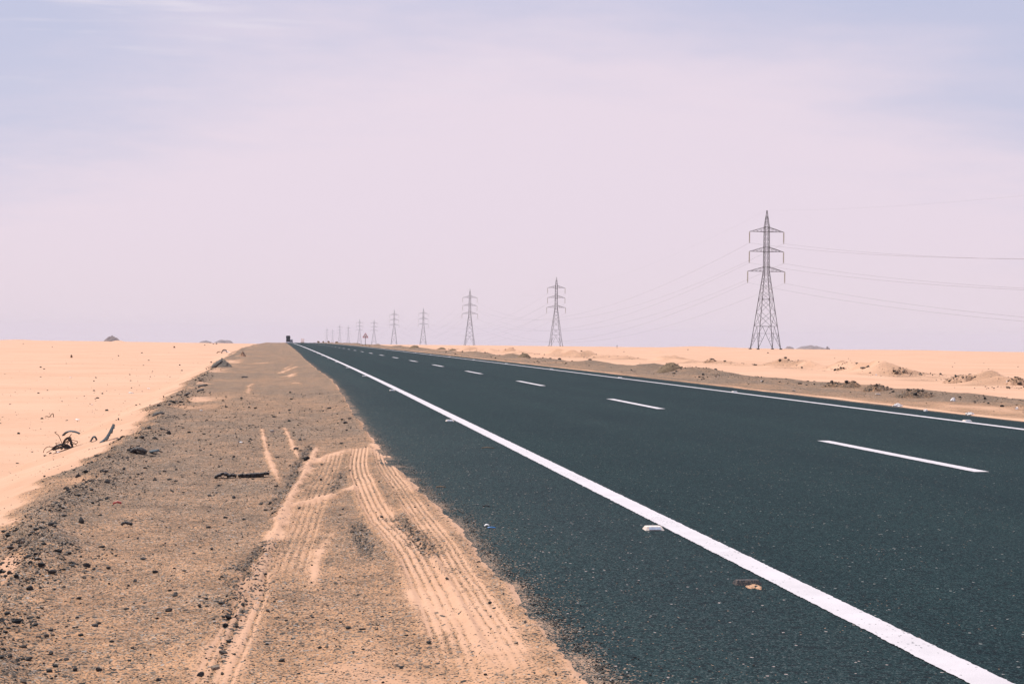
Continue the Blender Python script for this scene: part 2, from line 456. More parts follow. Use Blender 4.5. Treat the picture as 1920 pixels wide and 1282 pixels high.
SAND = (.56, .332, .212); SAND2 = (.50, .286, .176)
def ground_mat():
    m, n = mat('sand_and_gravel')
    co = n('ShaderNodeTexCoord').outputs['Object']
    sand = n('ShaderNodeAttribute', attribute_name='sand').outputs['Fac']
    rough = n('ShaderNodeAttribute', attribute_name='rough').outputs['Fac']
    # sand
    n1 = n.noise(co, .22, 5, .55); n2 = n.noise(co, 3.5, 5, .6); n3 = n.noise(co, 420, 2, .5)
    sc = n.mix(n.rng(n1, .35, .65), SAND2, SAND)
    sc = n.mix(n.math('MULTIPLY', n.rng(n2, .35, .7), .35), sc, (.60, .37, .25))
    sc = n.mix(n.math('MULTIPLY', n.rng(n3, .3, .7), .28), sc, (.30, .165, .095))
    stre = n.noise(n('ShaderNodeMapping', {'Vector': co, 'Rotation': (0, 0, R(14)), 'Scale': (.10, .55, 1)}), 1.0, 6, .6)
    sc = n.mix(n.math('MULTIPLY', n.rng(stre, .48, .68, 0, 1, True), .52), sc, (.44, .245, .145))
    sc = n.mix(n.rng(sand, .45, 1.0, .70, 0.0), sc, (.37, .190, .085))
    # grit: two sizes of grains with their own tone
    jig = n('ShaderNodeVectorMath', {0: co, 1: n('ShaderNodeVectorMath', {0: n('ShaderNodeTexNoise', {'Vector': co, 'Scale': 90.0, 'Detail': 2.0}).outputs[1], 1: (.006, .006, .006)}, operation='MULTIPLY').outputs[0]}, operation='ADD').outputs[0]
    v1 = n('ShaderNodeTexVoronoi', {'Vector': jig, 'Scale': 140.0, 'Randomness': 1.0})
    v2 = n('ShaderNodeTexVoronoi', {'Vector': jig, 'Scale': 46.0, 'Randomness': 1.0})
    r1 = n('ShaderNodeSeparateColor', {0: v1.outputs['Color']}); r2 = n('ShaderNodeSeparateColor', {0: v2.outputs['Color']})
    stops = [(0.0, (.020, .019, .017)), (.18, (.075, .060, .046)), (.42, (.160, .105, .066)), (.66, (.235, .154, .098)), (.88, (.31, .215, .148)), (1.0, (.42, .34, .27))]
    g1 = n.ramp(r1.outputs[0], stops); g2 = n.ramp(r2.outputs[0], [(0.0, (.016, .017, .016)), (.5, (.065, .055, .045)), (.85, (.17, .135, .105)), (1.0, (.36, .31, .27))])
    patch = n.noise(co, 1.7, 5, .6)
    share = n.math('ADD', n.math('MULTIPLY', sand, .98), n.math('MULTIPLY', n.math('ADD', patch, -.5), .42))
    isg1 = n.math('GREATER_THAN', r1.outputs[1], n.math('ADD', n.math('MULTIPLY', share, .98), .12))
    big_f = n.math('ADD', n.math('MULTIPLY', rough, .62), n.math('MULTIPLY', n.math('SUBTRACT', 1.0, share), .20))
    isg2 = n.math('LESS_THAN', r2.outputs[1], big_f)
    isg2 = n.math('MULTIPLY', isg2, n.math('LESS_THAN', v2.outputs['Distance'], n.rng(r2.outputs[2], 0, 1, .32, .62)))
    isg2 = n.math('MULTIPLY', isg2, n.math('LESS_THAN', sand, .93))
    isg1 = n.math('MULTIPLY', isg1, n.math('LESS_THAN', sand, .985))
    c = n.mix(isg1, sc, g1)
    c = n.mix(isg2, c, g2)
    mott = n.math('ADD', n.math('MULTIPLY', n.noise(co, 13, 6, .7), .6), n.math('MULTIPLY', n.noise(co, 2.4, 5, .65), .4))
    mf = n.math('MULTIPLY', n.rng(sand, .35, .95, 1.0, 0.0), 1.0)
    c = n.mix(mf, c, n.mix(1.0, c, n.mix(n.rng(mott, .38, .62), (.58, .58, .58), (1.16, 1.14, 1.12)), 'MULTIPLY'))
    c = n.mix(n.math('MULTIPLY', rough, .36, clamp=True), c, n.mix(1.0, c, (.42, .44, .46), 'MULTIPLY'))
    h = n.math('ADD', n.math('MULTIPLY', isg1, n.math('SUBTRACT', .6, v1.outputs['Distance'])),
               n.math('MULTIPLY', isg2, n.math('MULTIPLY', n.math('SUBTRACT', .8, v2.outputs['Distance']), 2.2)))
    h = n.math('ADD', h, n.math('MULTIPLY', n3, .25))
    b = n('ShaderNodeBump', {'Height': h, 'Strength': .75, 'Distance': .005}).outputs[0]
    finish(n, Base_Color=c, Roughness=.92, Specular_IOR_Level=.18, Normal=b)
    return m
def asphalt_mat():
    m, n = mat('asphalt')
    co = n('ShaderNodeTexCoord').outputs['Object']
    sand = n('ShaderNodeAttribute', attribute_name='sand').outputs['Fac']
    v = n('ShaderNodeTexVoronoi', {'Vector': co, 'Scale': 160.0}); rc = n('ShaderNodeSeparateColor', {0: v.outputs['Color']})
    v2 = n('ShaderNodeTexVoronoi', {'Vector': co, 'Scale': 58.0}); r2 = n('ShaderNodeSeparateColor', {0: v2.outputs['Color']})
    c = n.ramp(rc.outputs[0], [(0, (.0025, .006, .007)), (.35, (.0062, .0172, .0188)), (.75, (.0125, .0292, .0308)), (.94, (.027, .046, .046)), (1, (.055, .072, .070))])
    c = n.mix(n.math('MULTIPLY', n.math('LESS_THAN', r2.outputs[0], .18), .75), c, (.005, .009, .011))
    c = n.mix(n.math('MULTIPLY', n.math('GREATER_THAN', r2.outputs[1], .991), n.math('LESS_THAN', v2.outputs['Distance'], .4)), c, (.22, .21, .19))
    # broad lanes and paving tone
    lane = n('ShaderNodeMapping', {'Vector': co, 'Scale': (1.0, .02, 1.0)})
    tone = n.math('ADD', n.math('MULTIPLY', n.noise(lane, 1.2, 3, .5), .55), n.math('MULTIPLY', n.noise(co, .35, 5, .6), .45))
    c = n.mix(1.0, c, n.mix(n.rng(tone, .32, .68), (.80, .82, .86), (1.22, 1.2, 1.15)), 'MULTIPLY')
    worn = n('ShaderNodeAttribute', attribute_name='dusty').outputs['Fac']
    c = n.mix(worn, c, n.mix(1.0, c, (2.1, 1.55, 1.5), 'MULTIPLY'))
    dustn = n.rng(n.noise(co, 2.2, 6, .65), .5, .8)
    sf = n.math('ADD', sand, n.math('MULTIPLY', dustn, .012))
    iss = n.math('LESS_THAN', rc.outputs[1], sf)
    c = n.mix(iss, c, n.mix(n.rng(r2.outputs[2], 0, 1), (.36, .22, .14), (.16, .12, .09)))
    h = n.math('ADD', n.math('MULTIPLY', v.outputs['Distance'], -1.0), n.math('MULTIPLY', v2.outputs['Distance'], -.7))
    b = n('ShaderNodeBump', {'Height': h, 'Strength': .65, 'Distance': .004}).outputs[0]
    finish(n, Base_Color=c, Roughness=.9, Specular_IOR_Level=.10, Normal=b)
    return m
def paint_mat():
    m, n = mat('road_paint')
    co = n('ShaderNodeTexCoord').outputs['Object']
    v = n('ShaderNodeTexVoronoi', {'Vector': co, 'Scale': 120.0}); rc = n('ShaderNodeSeparateColor', {0: v.outputs['Color']})
    wear = n.math('LESS_THAN', rc.outputs[0], n.rng(n.noise(co, 1.4, 5, .65), .45, .8, 0.0, .10))
    c = n.mix(n.rng(n.noise(co, 5.0, 5, .6), .3, .7), (.45, .405, .40), (.52, .47, .465))
    c = n.mix(wear, c, (.14, .135, .13))
    b = n('ShaderNodeBump', {'Height': n.math('MULTIPLY', v.outputs['Distance'], -1), 'Strength': .25, 'Distance': .003}).outputs[0]
    finish(n, Base_Color=c, Roughness=.7, Specular_IOR_Level=.3, Normal=b)
    return m
def stone_mat(name, stops):
    m, n = mat(name)
    co = n('ShaderNodeTexCoord').outputs['Object']
    tone = n('ShaderNodeAttribute', attribute_name='tone').outputs['Fac']
    c = n.ramp(tone, stops)
    c = n.mix(n.rng(n.noise(co, 90, 4, .6), .35, .7, 0, .6), c, n.mix(1.0, c, (.45, .45, .45), 'MULTIPLY'))
    finish(n, Base_Color=c, Roughness=.88, Specular_IOR_Level=.25)
    return m
M = dict(
    ground=ground_mat(), asphalt=asphalt_mat(), paint=paint_mat(),
    pebble=stone_mat('pebble_stone', [(0, (.014, .015, .015)), (.4, (.042, .038, .034)), (.7, (.11, .082, .060)), (.9, (.22, .165, .12)), (1, (.44, .38, .33))]),
    rock=simple('dark_rock', (.026, .028, .028), .85, 0, .55, 30, .3, .15, .5),
    brownrock=simple('brown_rock', (.16, .088, .045), .9, 0, .5, 22, .2, .4, .5),
    heap=simple('gravel_heap', (.105, .080, .048), .95, 0, .65, 26, .15, .5, .9),
    steel=simple('galvanised_steel', (.036, .027, .021), .75, .0, .3, 3, .25),
    insul=simple('insulator_glass', (.26, .21, .11), .5, 0, .2, 4, .4),
    concrete=simple('concrete', (.14, .10, .075), .9, 0, .3, 5),
    cable=simple('cable_aluminium', (.24, .215, .22), .6, .0, .1, 1),
    rubber=simple('tyre_rubber', (.012, .017, .020), .7, 0, .5, 40, .35, .22, .4),
    rubberblue=simple('faded_rubber', (.030, .055, .068), .65, 0, .5, 30, .4, .12, .3),
    rust=simple('rusty_wire', (.085, .042, .022), .85, .1, .5, 60, .3),
    studwhite=simple('stud_plastic', (.66, .56, .48), .6, 0, .22, 60, .4, .5),
    mirror=simple('stud_reflector', (.42, .44, .47), .25, .3, .12, 40, .6),
    signred=simple('sign_red', (.55, .07, .035), .5, 0, .15, 6), signwhite=simple('sign_white', (.95, .84, .78), .5, 0, .08, 6),
    signblack=simple('sign_black', (.06, .03, .025), .5, 0, .1, 6), pole=simple('sign_pole', (.17, .11, .085), .6, .2, .2, 6),
    truckdark=simple('truck_canvas', (.003, .017, .018), .9, 0, .3, 2, .08), white=simple('vehicle_white', (.86, .84, .83), .4, 0, .05, 2),
    glass=simple('dark_glass', (.02, .03, .045), .1, 0, .1, 1, .6), lampred=simple('tail_lamp', (.4, .03, .02), .3, 0, .1, 4),
    lampclear=simple('head_lamp', (.7, .7, .68), .2, 0, .05, 4), blue=simple('vehicle_blue', (.03, .06, .20), .4, 0, .1, 2),
    plastic=simple('white_litter', (.95, .86, .79), .45, 0, .1, 25, .4, .15), redplastic=simple('red_litter', (.35, .03, .022), .5, 0, .2, 60, .4, .2),
    blueplastic=simple('blue_litter', (.02, .13, .33), .45, 0, .2, 60), wood=simple('dry_twig', (.22, .14, .08), .9, 0, .4, 60),
    hill=simple('hill_rock', (.17, .125, .105), .95, 0, .4, .05), greycloth=simple('grey_canvas', (.105, .10, .085), .9, 0, .5, 12, .2, .35, .6),
)

# ------------------------------------------------------------------ ground sheets
def stretch(a, b, n_, p):          # symmetric spacing, dense at 0
    t = np.linspace(-1, 1, n_); return np.sign(t) * np.abs(t) ** p * np.where(t < 0, -a, b)
ys = [-300, -180, -100, -60, -30, -15, -6, 0, 3]
y = 3.0
while y < 7000: y += max(.12, (.009 if y < 230 else .02) * y); ys.append(y)
ys = np.array(ys)
xl = np.concatenate((-np.geomspace(4000, 3.0, 240), np.linspace(-2.9, 12, 30), np.linspace(12.2, 20, 26), np.linspace(20.2, 38, 110), 38 + np.geomspace(.2, 4000, 210)))
GX, GY = np.meshgrid(xl, ys)
GX = GX + drift(GY)
gz = plain(GX.ravel(), GY.ravel())
gs = (GX - drift(GY)).ravel(); gy = GY.ravel()
rs_ = ridge_s(gy)
g_sand = 1.0 - .34 * gauss((gs - rs_) / 3.0) * np.clip(.3 + fbm(gs * .6, gy * .5, 91, 3), 0, 1) * sst(30, 48, gy) * sst(330, 190, gy)
me = np_mesh('desert_sand', np.stack([GX.ravel(), gy, gz], 1), grid_faces(*GX.shape), True,
             {'sand': g_sand, 'rough': np.clip((1 - g_sand) * 1.6, 0, 1)})
tag(link('desert_ground', me, M['ground']), 'pale orange desert sand stretching flat to the horizon', 'sand', kind='structure')

ys = list(np.arange(-24, 2.4, .4))
y = 2.4
while y < 900: y += min(max(.008, 3.7e-4 * y * y), .03 * y); ys.append(y)
ys = np.array(ys)
u1, u2 = np.linspace(0, 1, 170)[:-1], np.linspace(0, 1, 290)
left = (crest_s(ys) - 4.2)[:, None]; midx = -1.0
SX = np.concatenate([left + (midx - left) * (1 - (1 - u1[None, :]) ** 1.35), midx + (1.72 - midx) * np.repeat(u2[None, :], len(ys), 0)], 1)
SY = np.repeat(ys[:, None], SX.shape[1], 1)
SX = SX + drift(SY)
sz, ssand, srough = shoulder(SX.ravel(), SY.ravel())
me = np_mesh('gravel_shoulder', np.stack([SX.ravel(), SY.ravel(), sz], 1), grid_faces(*SX.shape), True, {'sand': ssand, 'rough': srough})
tag(link('gravel_shoulder', me, M['ground']), 'sandy gravel shoulder with tyre tracks beside the asphalt', 'shoulder', kind='structure')

ys = list(np.arange(-24, 10, .5)); y = 10.0
while y < 900: y += min(max(.10, 1.3e-3 * y * y * .5), .03 * y); ys.append(y)
ys = np.array(ys)
VX, VY = np.meshgrid(np.linspace(10.95, 18.2, 96), ys)
VX = VX + drift(VY)
vz, vsand, vrough = verge(VX.ravel(), VY.ravel())
me = np_mesh('gravel_verge', np.stack([VX.ravel(), VY.ravel(), vz], 1), grid_faces(*VX.shape), True, {'sand': vsand, 'rough': vrough})
tag(link('gravel_verge', me, M['ground']), 'low gravel bank along the far edge of the asphalt', 'verge', kind='structure')

ys = list(np.arange(-24, 3, .5)); y = 3.0
while y < 900: y += min(max(.04, .012 * y), .03 * y); ys.append(y)
ys = np.array(ys)
RX, RY = np.meshgrid(np.concatenate((np.linspace(.7, 2.0, 60), np.linspace(2.1, 11.0, 30), np.linspace(11.05, 11.7, 14))), ys)
e = edge_s(RY.ravel()); rsx = RX.ravel(); ryy = RY.ravel()
rsx = np.where(rsx < 2.05, (e - .13) + (rsx - .7) / 1.3 * (2.0 - (e - .13)), rsx)
dsand = .75 * np.exp(-np.maximum(rsx - e, 0) / .05) * (.5 + fbm(rsx * 8, ryy * 5, 95, 3)) + .02 * np.exp(-np.maximum(rsx - e, 0) / .25) + .6 * sst(11.05, 11.4, rsx)
RXw = rsx + drift(ryy)
me = np_mesh('road', np.stack([RXw, ryy, zc(RXw, ryy)], 1), grid_faces(*RX.shape), True, {'sand': np.clip(dsand, 0, 1), 'dusty': np.clip(-.03 + .55 * sst(2.9, 1.9, rsx) + .22 * fbm(rsx * 1.1, ryy * .06, 97, 3) + .2 * fbm(rsx * .5, ryy * .3, 98, 3), 0, 1)})
road = tag(link('road', me, M['asphalt']), 'dark grey asphalt highway running straight to the horizon', 'road', kind='structure')

S_L, S_R, S_C = 2.46, 10.22, 6.41
def stripe(s0, w_, y0, y1, V, Fc, step=None, skew=0.0):
    n_ = max(2, int((y1 - y0) / .015) if y1 < 30 else int((y1 - y0) / .5) + 2)
    yy = np.linspace(y0, y1, min(n_, 3600))
    ja = .005 * fbm(yy * 9, yy * 0, 101, 3) + .007 * fbm(yy * 60, yy * 0, 103, 2); jb = .005 * fbm(yy * 9, yy * 0 + 7, 102, 3) + .007 * fbm(yy * 60, yy * 0 + 3, 104, 2)
    a = s0 - w_ / 2 + ja; b = s0 + w_ / 2 + jb
    o = sum(len(q) for q in V)
    xs = np.stack([a, b], 1) + drift(yy)[:, None]; yv = np.stack([yy + skew * 0, yy], 1)
    V.append(np.stack([xs.ravel(), yv.ravel(), zc(xs.ravel(), yv.ravel()) + .004], 1))
    Fc.append(grid_faces(len(yy), 2) + o)
for nm, s0, w_ in (('edge_line', S_L, .155), ('edge_line', S_R, .15)):
    V, Fc = [], []
    stripe(s0, w_, -20, 29.9, V, Fc); stripe(s0, w_, 29.9, 880, V, Fc)
    link(nm, np_mesh(nm, np.concatenate(V), np.concatenate(Fc)), M['paint'], road)['kind'] = 'structure'
V, Fc = [], []
DASH0, DASHL, PER = 12.45, 4.0, 11.6
for k in range(-2, 60):
    stripe(S_C, .15, DASH0 + k * PER, DASH0 + k * PER + DASHL, V, Fc)
link('lane_line', np_mesh('lane_line', np.concatenate(V), np.concatenate(Fc)), M['paint'], road)['kind'] = 'structure'

# hills far off on the plain
def hill(name, px, dist, wpx, hpx, label, seed, base=13.0, lump=.55):
    a = YAW + math.atan((px - 960) / FPX); c = np.array([dist * math.sin(a), dist * math.cos(a)])
    k = dist / FPX; wd, hh = wpx * k, (hpx) * k
    X, Y = np.meshgrid(np.linspace(-1, 1, 60), np.linspace(-1, 1, 26))
    r = np.hypot(X, Y)
    z0 = float(zc(np.array([c[0]]), np.array([c[1]]))[0])
    eye = CAM_H - .0049 * dist                       # lowest level seen over the near ground
    Z = np.clip(1 - r ** 2.0, 0, 1) ** .7 * (1 + lump * fbm(X * 3, Y * 3, seed, 4)) * (eye + hh - z0) - .3
    ca, sa = math.cos(-a), math.sin(-a)
    wx = c[0] + (X * wd / 2) * ca - (Y * wd * .4) * sa; wy = c[1] + (X * wd / 2) * sa + (Y * wd * .4) * ca
    me = np_mesh(name, np.stack([wx.ravel(), wy.ravel(), Z.ravel() + z0], 1), grid_faces(*X.shape), True)
    return tag(link(name, me, M['hill']), label, 'hill', kind='structure')
hill('hill', 210, 2300, 30, 8.0, 'dark rounded hill above the left horizon', 201)
hill('hill', 419, 4200, 36, 3.6, 'low grey hill near the distant road', 202)
hill('hill', 386, 4200, 26, 1.7, 'tiny grey hill beside the low one', 203)
hill('hill', 1522, 4200, 62, 5.5, 'low hazy hill behind the largest pylon', 204)
hill('hill', 1480, 4200, 20, 3.2, 'faint little hill by the largest pylon', 205)
hill('hill', 1552, 4000, 10, 4.0, 'small hazy knoll at the end of the hazy hill', 206)

# ------------------------------------------------------------------ pylons
LZ = R(-0.88)
LD = np.array([math.sin(LZ), math.cos(LZ), 0]); LX = np.array([math.cos(LZ), -math.sin(LZ), 0])
ARMS = [(27.9, 29.0, 4.25), (23.2, 24.3, 4.25), (18.5, 19.6, 4.6)]
INS = 2.7
def half(z):
    if z < 18.5: return 2.8 + (.58 - 2.8) * z / 18.5
    if z < 29.1: return .58 - .06 * (z - 18.5) / 10.6
    return .52 + (.05 - .52) * (z - 29.1) / 3.9
def corners(z):
    h = half(z); return [np.array((sx * h, sy * h, z)) for sx, sy in ((1, 1), (-1, 1), (-1, -1), (1, -1))]
def lattice(wide=1.0):
    m = MB()
    for a, b, w_ in ((0.2, 18.5, .15), (18.5, 29.1, .115), (29.1, 33.0, .09)):
        A, B = corners(a), corners(b)
        for i in range(4): m.beam(A[i] * (wide, wide, 1), B[i] * (wide, wide, 1), w_)
    def brace(z0, z1, w_, hor=False, mode='x'):
        A, B = corners(z0), corners(z1)
        for c in A + B: c[:2] *= wide
        for i in range(4):
            j = (i + 1) % 4
            if mode == 'x':
                m.beam(A[i], B[j], w_); m.beam(A[j], B[i], w_)
            else:
                mid = (B[i] + B[j]) / 2
                m.beam(A[i], mid, w_); m.beam(A[j], mid, w_)
                for t in (.35, .68):
                    for q in (i, j):
                        pl = A[q] + (B[q] - A[q]) * t; pm = A[q] + (mid - A[q]) * t; m.beam(pl, pm, w_ * .8)
                        pn = A[q] + (mid - A[q]) * (t - .3); m.beam(pl, pn, w_ * .7)
            if hor: m.beam(B[i], B[j], w_ * 1.2)
    brace(0.2, 5.5, .09, True, 'k')
    brace(5.5, 8.9, .08); brace(8.9, 11.9, .08, True)
    zz_ = [11.9, 13.9, 15.6, 17.1, 18.5]
    for a, b in zip(zz_, zz_[1:]): brace(a, b, .075)
    zz_ = [18.5, 19.6, 21.1, 22.3, 23.2, 24.3, 25.6, 26.8, 27.9, 29.1]
    for a, b in zip(zz_, zz_[1:]): brace(a, b, .07, b in (19.6, 23.2, 24.3, 27.9, 29.1))
    brace(29.1, 30.4, .06, True); brace(30.4, 31.6, .06, True)
    return m
def arm(zl, zu, ln):
    m = MB()
    for sx in (-1, 1):
        tip = np.array((sx * ln, 0, zl))
        for sy in (-1, 1):
            h = half(zl); a = np.array((sx * h, sy * h, zl)); h2 = half(zu); b = np.array((sx * h2, sy * h2, zu))
            m.beam(a, tip, .10); m.beam(b, tip, .10)
            for t in (.25, .5, .75):
                p = a + (tip - a) * t; q = b + (tip - b) * t; m.beam(p, q, .06)
                q2 = b + (tip - b) * (t - .25); m.beam(p, q2, .05)
        for t in (.2, .45, .7):
            h = half(zl); p = np.array((sx * (h + (ln - h) * t), h * (1 - t), zl)); m.beam(p, p * (1, -1, 1), .05)
    return m
def string():
    m = MB()
    for oy in (-.18, .18):
        prof = [(.03, 0)]
        for k in range(12):
            z = -.25 - k * .19; prof += [(.04, z + .06), (.125, z), (.04, z - .04)]
        prof += [(.03, -INS)]
        m.lathe(prof, (0, oy, 0), 6)
    m.beam((0, -.25, -INS), (0, .25, -INS), .08); m.beam((0, -.22, 0), (0, .22, 0), .07)
    return m
def make_pylon(tension=False):
    root = empty('pylon')
    lattice(1.0 if not tension else 1.15).build('lattice_tower', M['steel'], root)
    st = string()
    st_me = st.mesh('insulator')
    for zl, zu, ln in ARMS:
        arm(zl, zu, ln if not tension else ln * .92).build('cross_arm', M['steel'], root)
        for sx in (-1, 1):
            if not st_me.materials: st_me.materials.append(M['insul'])
            if tension:
                for sy in (-1, 1):
                    o = bpy.data.objects.new('insulator', st_me); COL.objects.link(o); o.parent = root
                    o.location = (sx * ln * .92, 0, zl); o.rotation_euler = (sy * R(78), 0, 0)
            else:
                o = bpy.data.objects.new('insulator', st_me); COL.objects.link(o); o.parent = root
                o.location = (sx * ln, 0, zl)
    for c in corners(0.0):
        f = MB(); f.box(c[0] - .35, c[0] + .35, c[1] - .35, c[1] + .35, -.6, .32, .10, .10); f.build('footing', M['concrete'], root)
    return root
A1 = np.array([343 * math.sin(R(19.01)), 343 * math.cos(R(19.01)), 0]); B1 = np.array([680 * math.sin(R(10.67)), 680 * math.cos(R(10.67)), 0])
SA, SB = 500.0, 585.0
proto = make_pylon()
tens = make_pylon(True)
GRP = 'lattice pylons of the two power lines'
labA = ['tallest dark steel lattice pylon standing clear on the sand, nearest of all', 'third tallest lattice pylon, the one between the two mid-sized ones and the sign side',
        'slender grey pylon just past the warning sign with long hanging insulators', 'pale pylon rising directly behind the triangular warning sign', 'faint pylon in the hazy cluster, the taller one near the road end',
        'very faint little pylon in the haze by the road end']
labB = ['second tallest lattice pylon, alone between the largest one and the third', 'fourth tallest lattice pylon, thin and pale, beyond the third tallest',
        'stubby far pylon beside the warning sign with short stub arms', 'faint pylon in the hazy cluster, the shorter one', 'ghostly pylon almost lost in haze above the road']
labA[1] = 'third tallest lattice pylon, between the second tallest and a paler thin one'
posA, posB = [], []
first = True
for base, sp, labs, store, nn in ((A1, SA, labA, posA, 6), (B1, SB, labB, posB, 5)):
    for k in range(-1, nn):
        p = base + LD * sp * k
        p[2] = float(plain(np.array([p[0]]), np.array([p[1]]))[0]) if math.hypot(p[0], p[1]) < 600 else float(zc(np.array([p[0]]), np.array([p[1]]))[0]) - .2
        store.append(p)
        if k < 0: continue
        if base is B1 and k == 2: o = tens
        elif first: o = proto; first = False
        else: o = copy_tree(proto)
        o.location = p; o.rotation_euler.z = -LZ
        tag(o, labs[k], 'pylon', GRP)
def cables(store, line, r_):
    specs = [(sx, zl, ln) for zl, zu, ln in ARMS for sx in (-1, 1)]
    lv = ['upper', 'upper', 'middle', 'middle', 'lower', 'lower']
    for i, (sx, zl, ln) in enumerate(specs + [(0, 33.0 + INS, 0)]):
        pts = []
        for a, b in zip(store, store[1:]):
            P = a + LX * sx * ln + np.array([0, 0, zl - INS]); Q = b + LX * sx * ln + np.array([0, 0, zl - INS])
            m = 36
            for k in range(m):
                t = k / m; pts.append(P + (Q - P) * t - np.array([0, 0, 4 * (14.0 if i < 6 else 11.0) * t * (1 - t)]))
        pts.append(Q)
        mb = MB(); mb.tube(pts, r_ if i < 6 else r_ * .4, 5)
        side = 'the road side' if sx < 0 else 'the desert side'
        lab = f'{lv[i]} sagging cable strung along {side} of {line}' if i < 6 else f'thin earth wire joining the pylon peaks of {line}'
        tag(mb.build('power_cable', M['cable'], smooth=True), lab, 'cable', 'cables of the power lines')
cables(posA, 'the line of the tallest pylon', .017); cables(posB[1:], 'the line of the second tallest pylon', .015)

# ------------------------------------------------------------------ road studs
def make_stud():
    root = empty('road_stud')
    b = MB(); b.box(-.062, .062, -.052, .052, -.004, .021, .014, .022); b.build('body', M['studwhite'], root, bevel=.003)
    for sy in (-1, 1):
        r = MB(); y0 = sy * .0515; y1 = sy * .034
        r.add([(-.040, y0 - sy * .0015 , .0035), (.040, y0 - sy * .0015, .0035), (.036, y1, .0185), (-.036, y1, .0185),
               (-.040, y0 + sy * .0035, .0045), (.040, y0 + sy * .0035, .0045), (.036, y1 + sy * .0045, .0200), (-.036, y1 + sy * .0045, .0200)],
              [(0, 1, 2, 3), (4, 5, 6, 7), (0, 1, 5, 4), (1, 2, 6, 5), (2, 3, 7, 6), (3, 0, 4, 7)])
        r.build('reflector', M['mirror'], root)
    return root
stud = make_stud(); used = False
STUDS = [(S_L - .17, 8.75 + k * 11.55, 'white raised road stud beside the near edge line') for k in range(16)] + \
        [(S_R + .13, 20.6 + k * 11.6, 'white raised road stud on the far edge line') for k in range(12)]
for i, (s_, yv, lb) in enumerate(STUDS):
    o = stud if not used else copy_tree(stud); used = True
    x_ = s_ + float(drift(np.array([yv]))[0])
    o.location = (x_, yv, float(zc(np.array([x_]), np.array([yv]))[0]) + .002)
    o.rotation_euler.z = random.uniform(-.05, .05)
    if i == 0: lb = 'nearest white road stud with a grey reflector, its edges dusted with sand'
    tag(o, lb, 'road stud', 'road studs along the edge lines' if i else None)

# ------------------------------------------------------------------ sign and vehicles
def road_z(x, y): return float(zc(np.array([x]), np.array([y]))[0])
gs_ = 232.0
a = YAW + math.atan((685 - 960) / FPX); sp = np.array([gs_ * math.sin(a), gs_ * math.cos(a)])
sg = empty('warning_sign', (sp[0], sp[1], float(height(sp[0], sp[1])[0]) - .03), R(3))
m = MB(); m.lathe([(.035, 0), (.035, 1.62)], k=8); m.build('pole', M['pole'], sg)
tri = lambda r, cz=1.10 + .30: [(-r, cz - r * .577), (r, cz - r * .577), (0, cz + r * 1.155)]
def tri_pts(r, cz, rd):
    out = []
    base = [(-r, cz - r * .577), (r, cz - r * .577), (0, cz + r * 1.155)]
    for i, (x_, z_) in enumerate(base):
        px_, pz_ = base[i - 1]; nx_, nz_ = base[(i + 1) % 3]
        l1, l2 = math.hypot(px_ - x_, pz_ - z_), math.hypot(nx_ - x_, nz_ - z_)
        out += [(x_ + (px_ - x_) * rd / l1, z_ + (pz_ - z_) * rd / l1), (x_ + (nx_ - x_) * rd / l2, z_ + (nz_ - z_) * rd / l2)]
    return out
m = MB(); m.prism(tri_pts(.43, 1.30, .06), -.045, -.038); m.build('sign_border', M['signred'], sg)
m = MB(); m.prism(tri_pts(.315, 1.30, .03), -.050, -.0455); m.build('sign_face', M['signwhite'], sg)
m = MB(); m.prism([(-.11, 1.19), (.11, 1.19), (.08, 1.23), (.03, 1.22), (0, 1.27), (-.04, 1.22), (-.08, 1.23)], -.054, -.0505); m.build('symbol', M['signblack'], sg)
m = MB(); m.beam((-.2, -.036, 1.2), (.2, -.036, 1.2), .03); m.beam((-.12, -.036, 1.42), (.12, -.036, 1.42), .03); m.build('bracket', M['pole'], sg)
sg.scale = (1.17, 1.17, 1.12)
tag(sg, 'triangular red bordered warning sign on a thin pole', 'road sign')

def wheels(root, xs, yw, r=.5, wd=.3):
    for yy in xs:
        for sx in (-1, 1):
            m = MB(); m.lathe([(r * .55, -wd / 2), (r * .92, -wd / 2), (r, -wd * .35), (r, wd * .35), (r * .92, wd / 2), (r * .55, wd / 2)], (sx * yw, yy, r), 18, 'x')
            t = m.build('wheel', M['rubber'], root)
            h = MB(); h.lathe([(r * .5, -wd * .42), (r * .5, wd * .42)], (sx * yw, yy, r), 12, 'x'); h.build('rim', M['white'], t)
def veh_loc(px, dist):
    a = YAW + math.atan((px - 960) / FPX); x_, y_ = dist * math.sin(a), dist * math.cos(a)
    return (x_, y_, road_z(x_, y_))
tk = tag(empty('lorry', veh_loc(540.2, 900), R(.3)), 'dark green loaded lorry driving away at the end of the road', 'lorry')
m = MB(); m.box(-1.2, 1.2, -4.2, 2.6, .95, 1.25); m.build('chassis', M['rubber'], tk, bevel=.03)
m = MB(); m.box(-1.22, 1.22, -4.3, 2.6, 1.26, 2.75); m.build('cargo_box', M['truckdark'], tk, bevel=.05)
m = MB(); m.prism([(-1.1, 2.74), (1.1, 2.74), (1.32, 3.25), (1.26, 4.5), (.9, 4.75), (-.9, 4.75), (-1.26, 4.5), (-1.32, 3.25)], -4.2, 2.5); m.build('load', M['truckdark'], tk, bevel=.06)
m = MB(); m.box(-1.15, 1.15, 2.75, 4.8, 1.0, 3.1, .05, .25); m.build('cab', M['truckdark'], tk, bevel=.08)
m = MB(); m.box(-1.18, 1.18, -4.42, -4.32, .6, .95); m.build('rear_bumper', M['white'], tk)
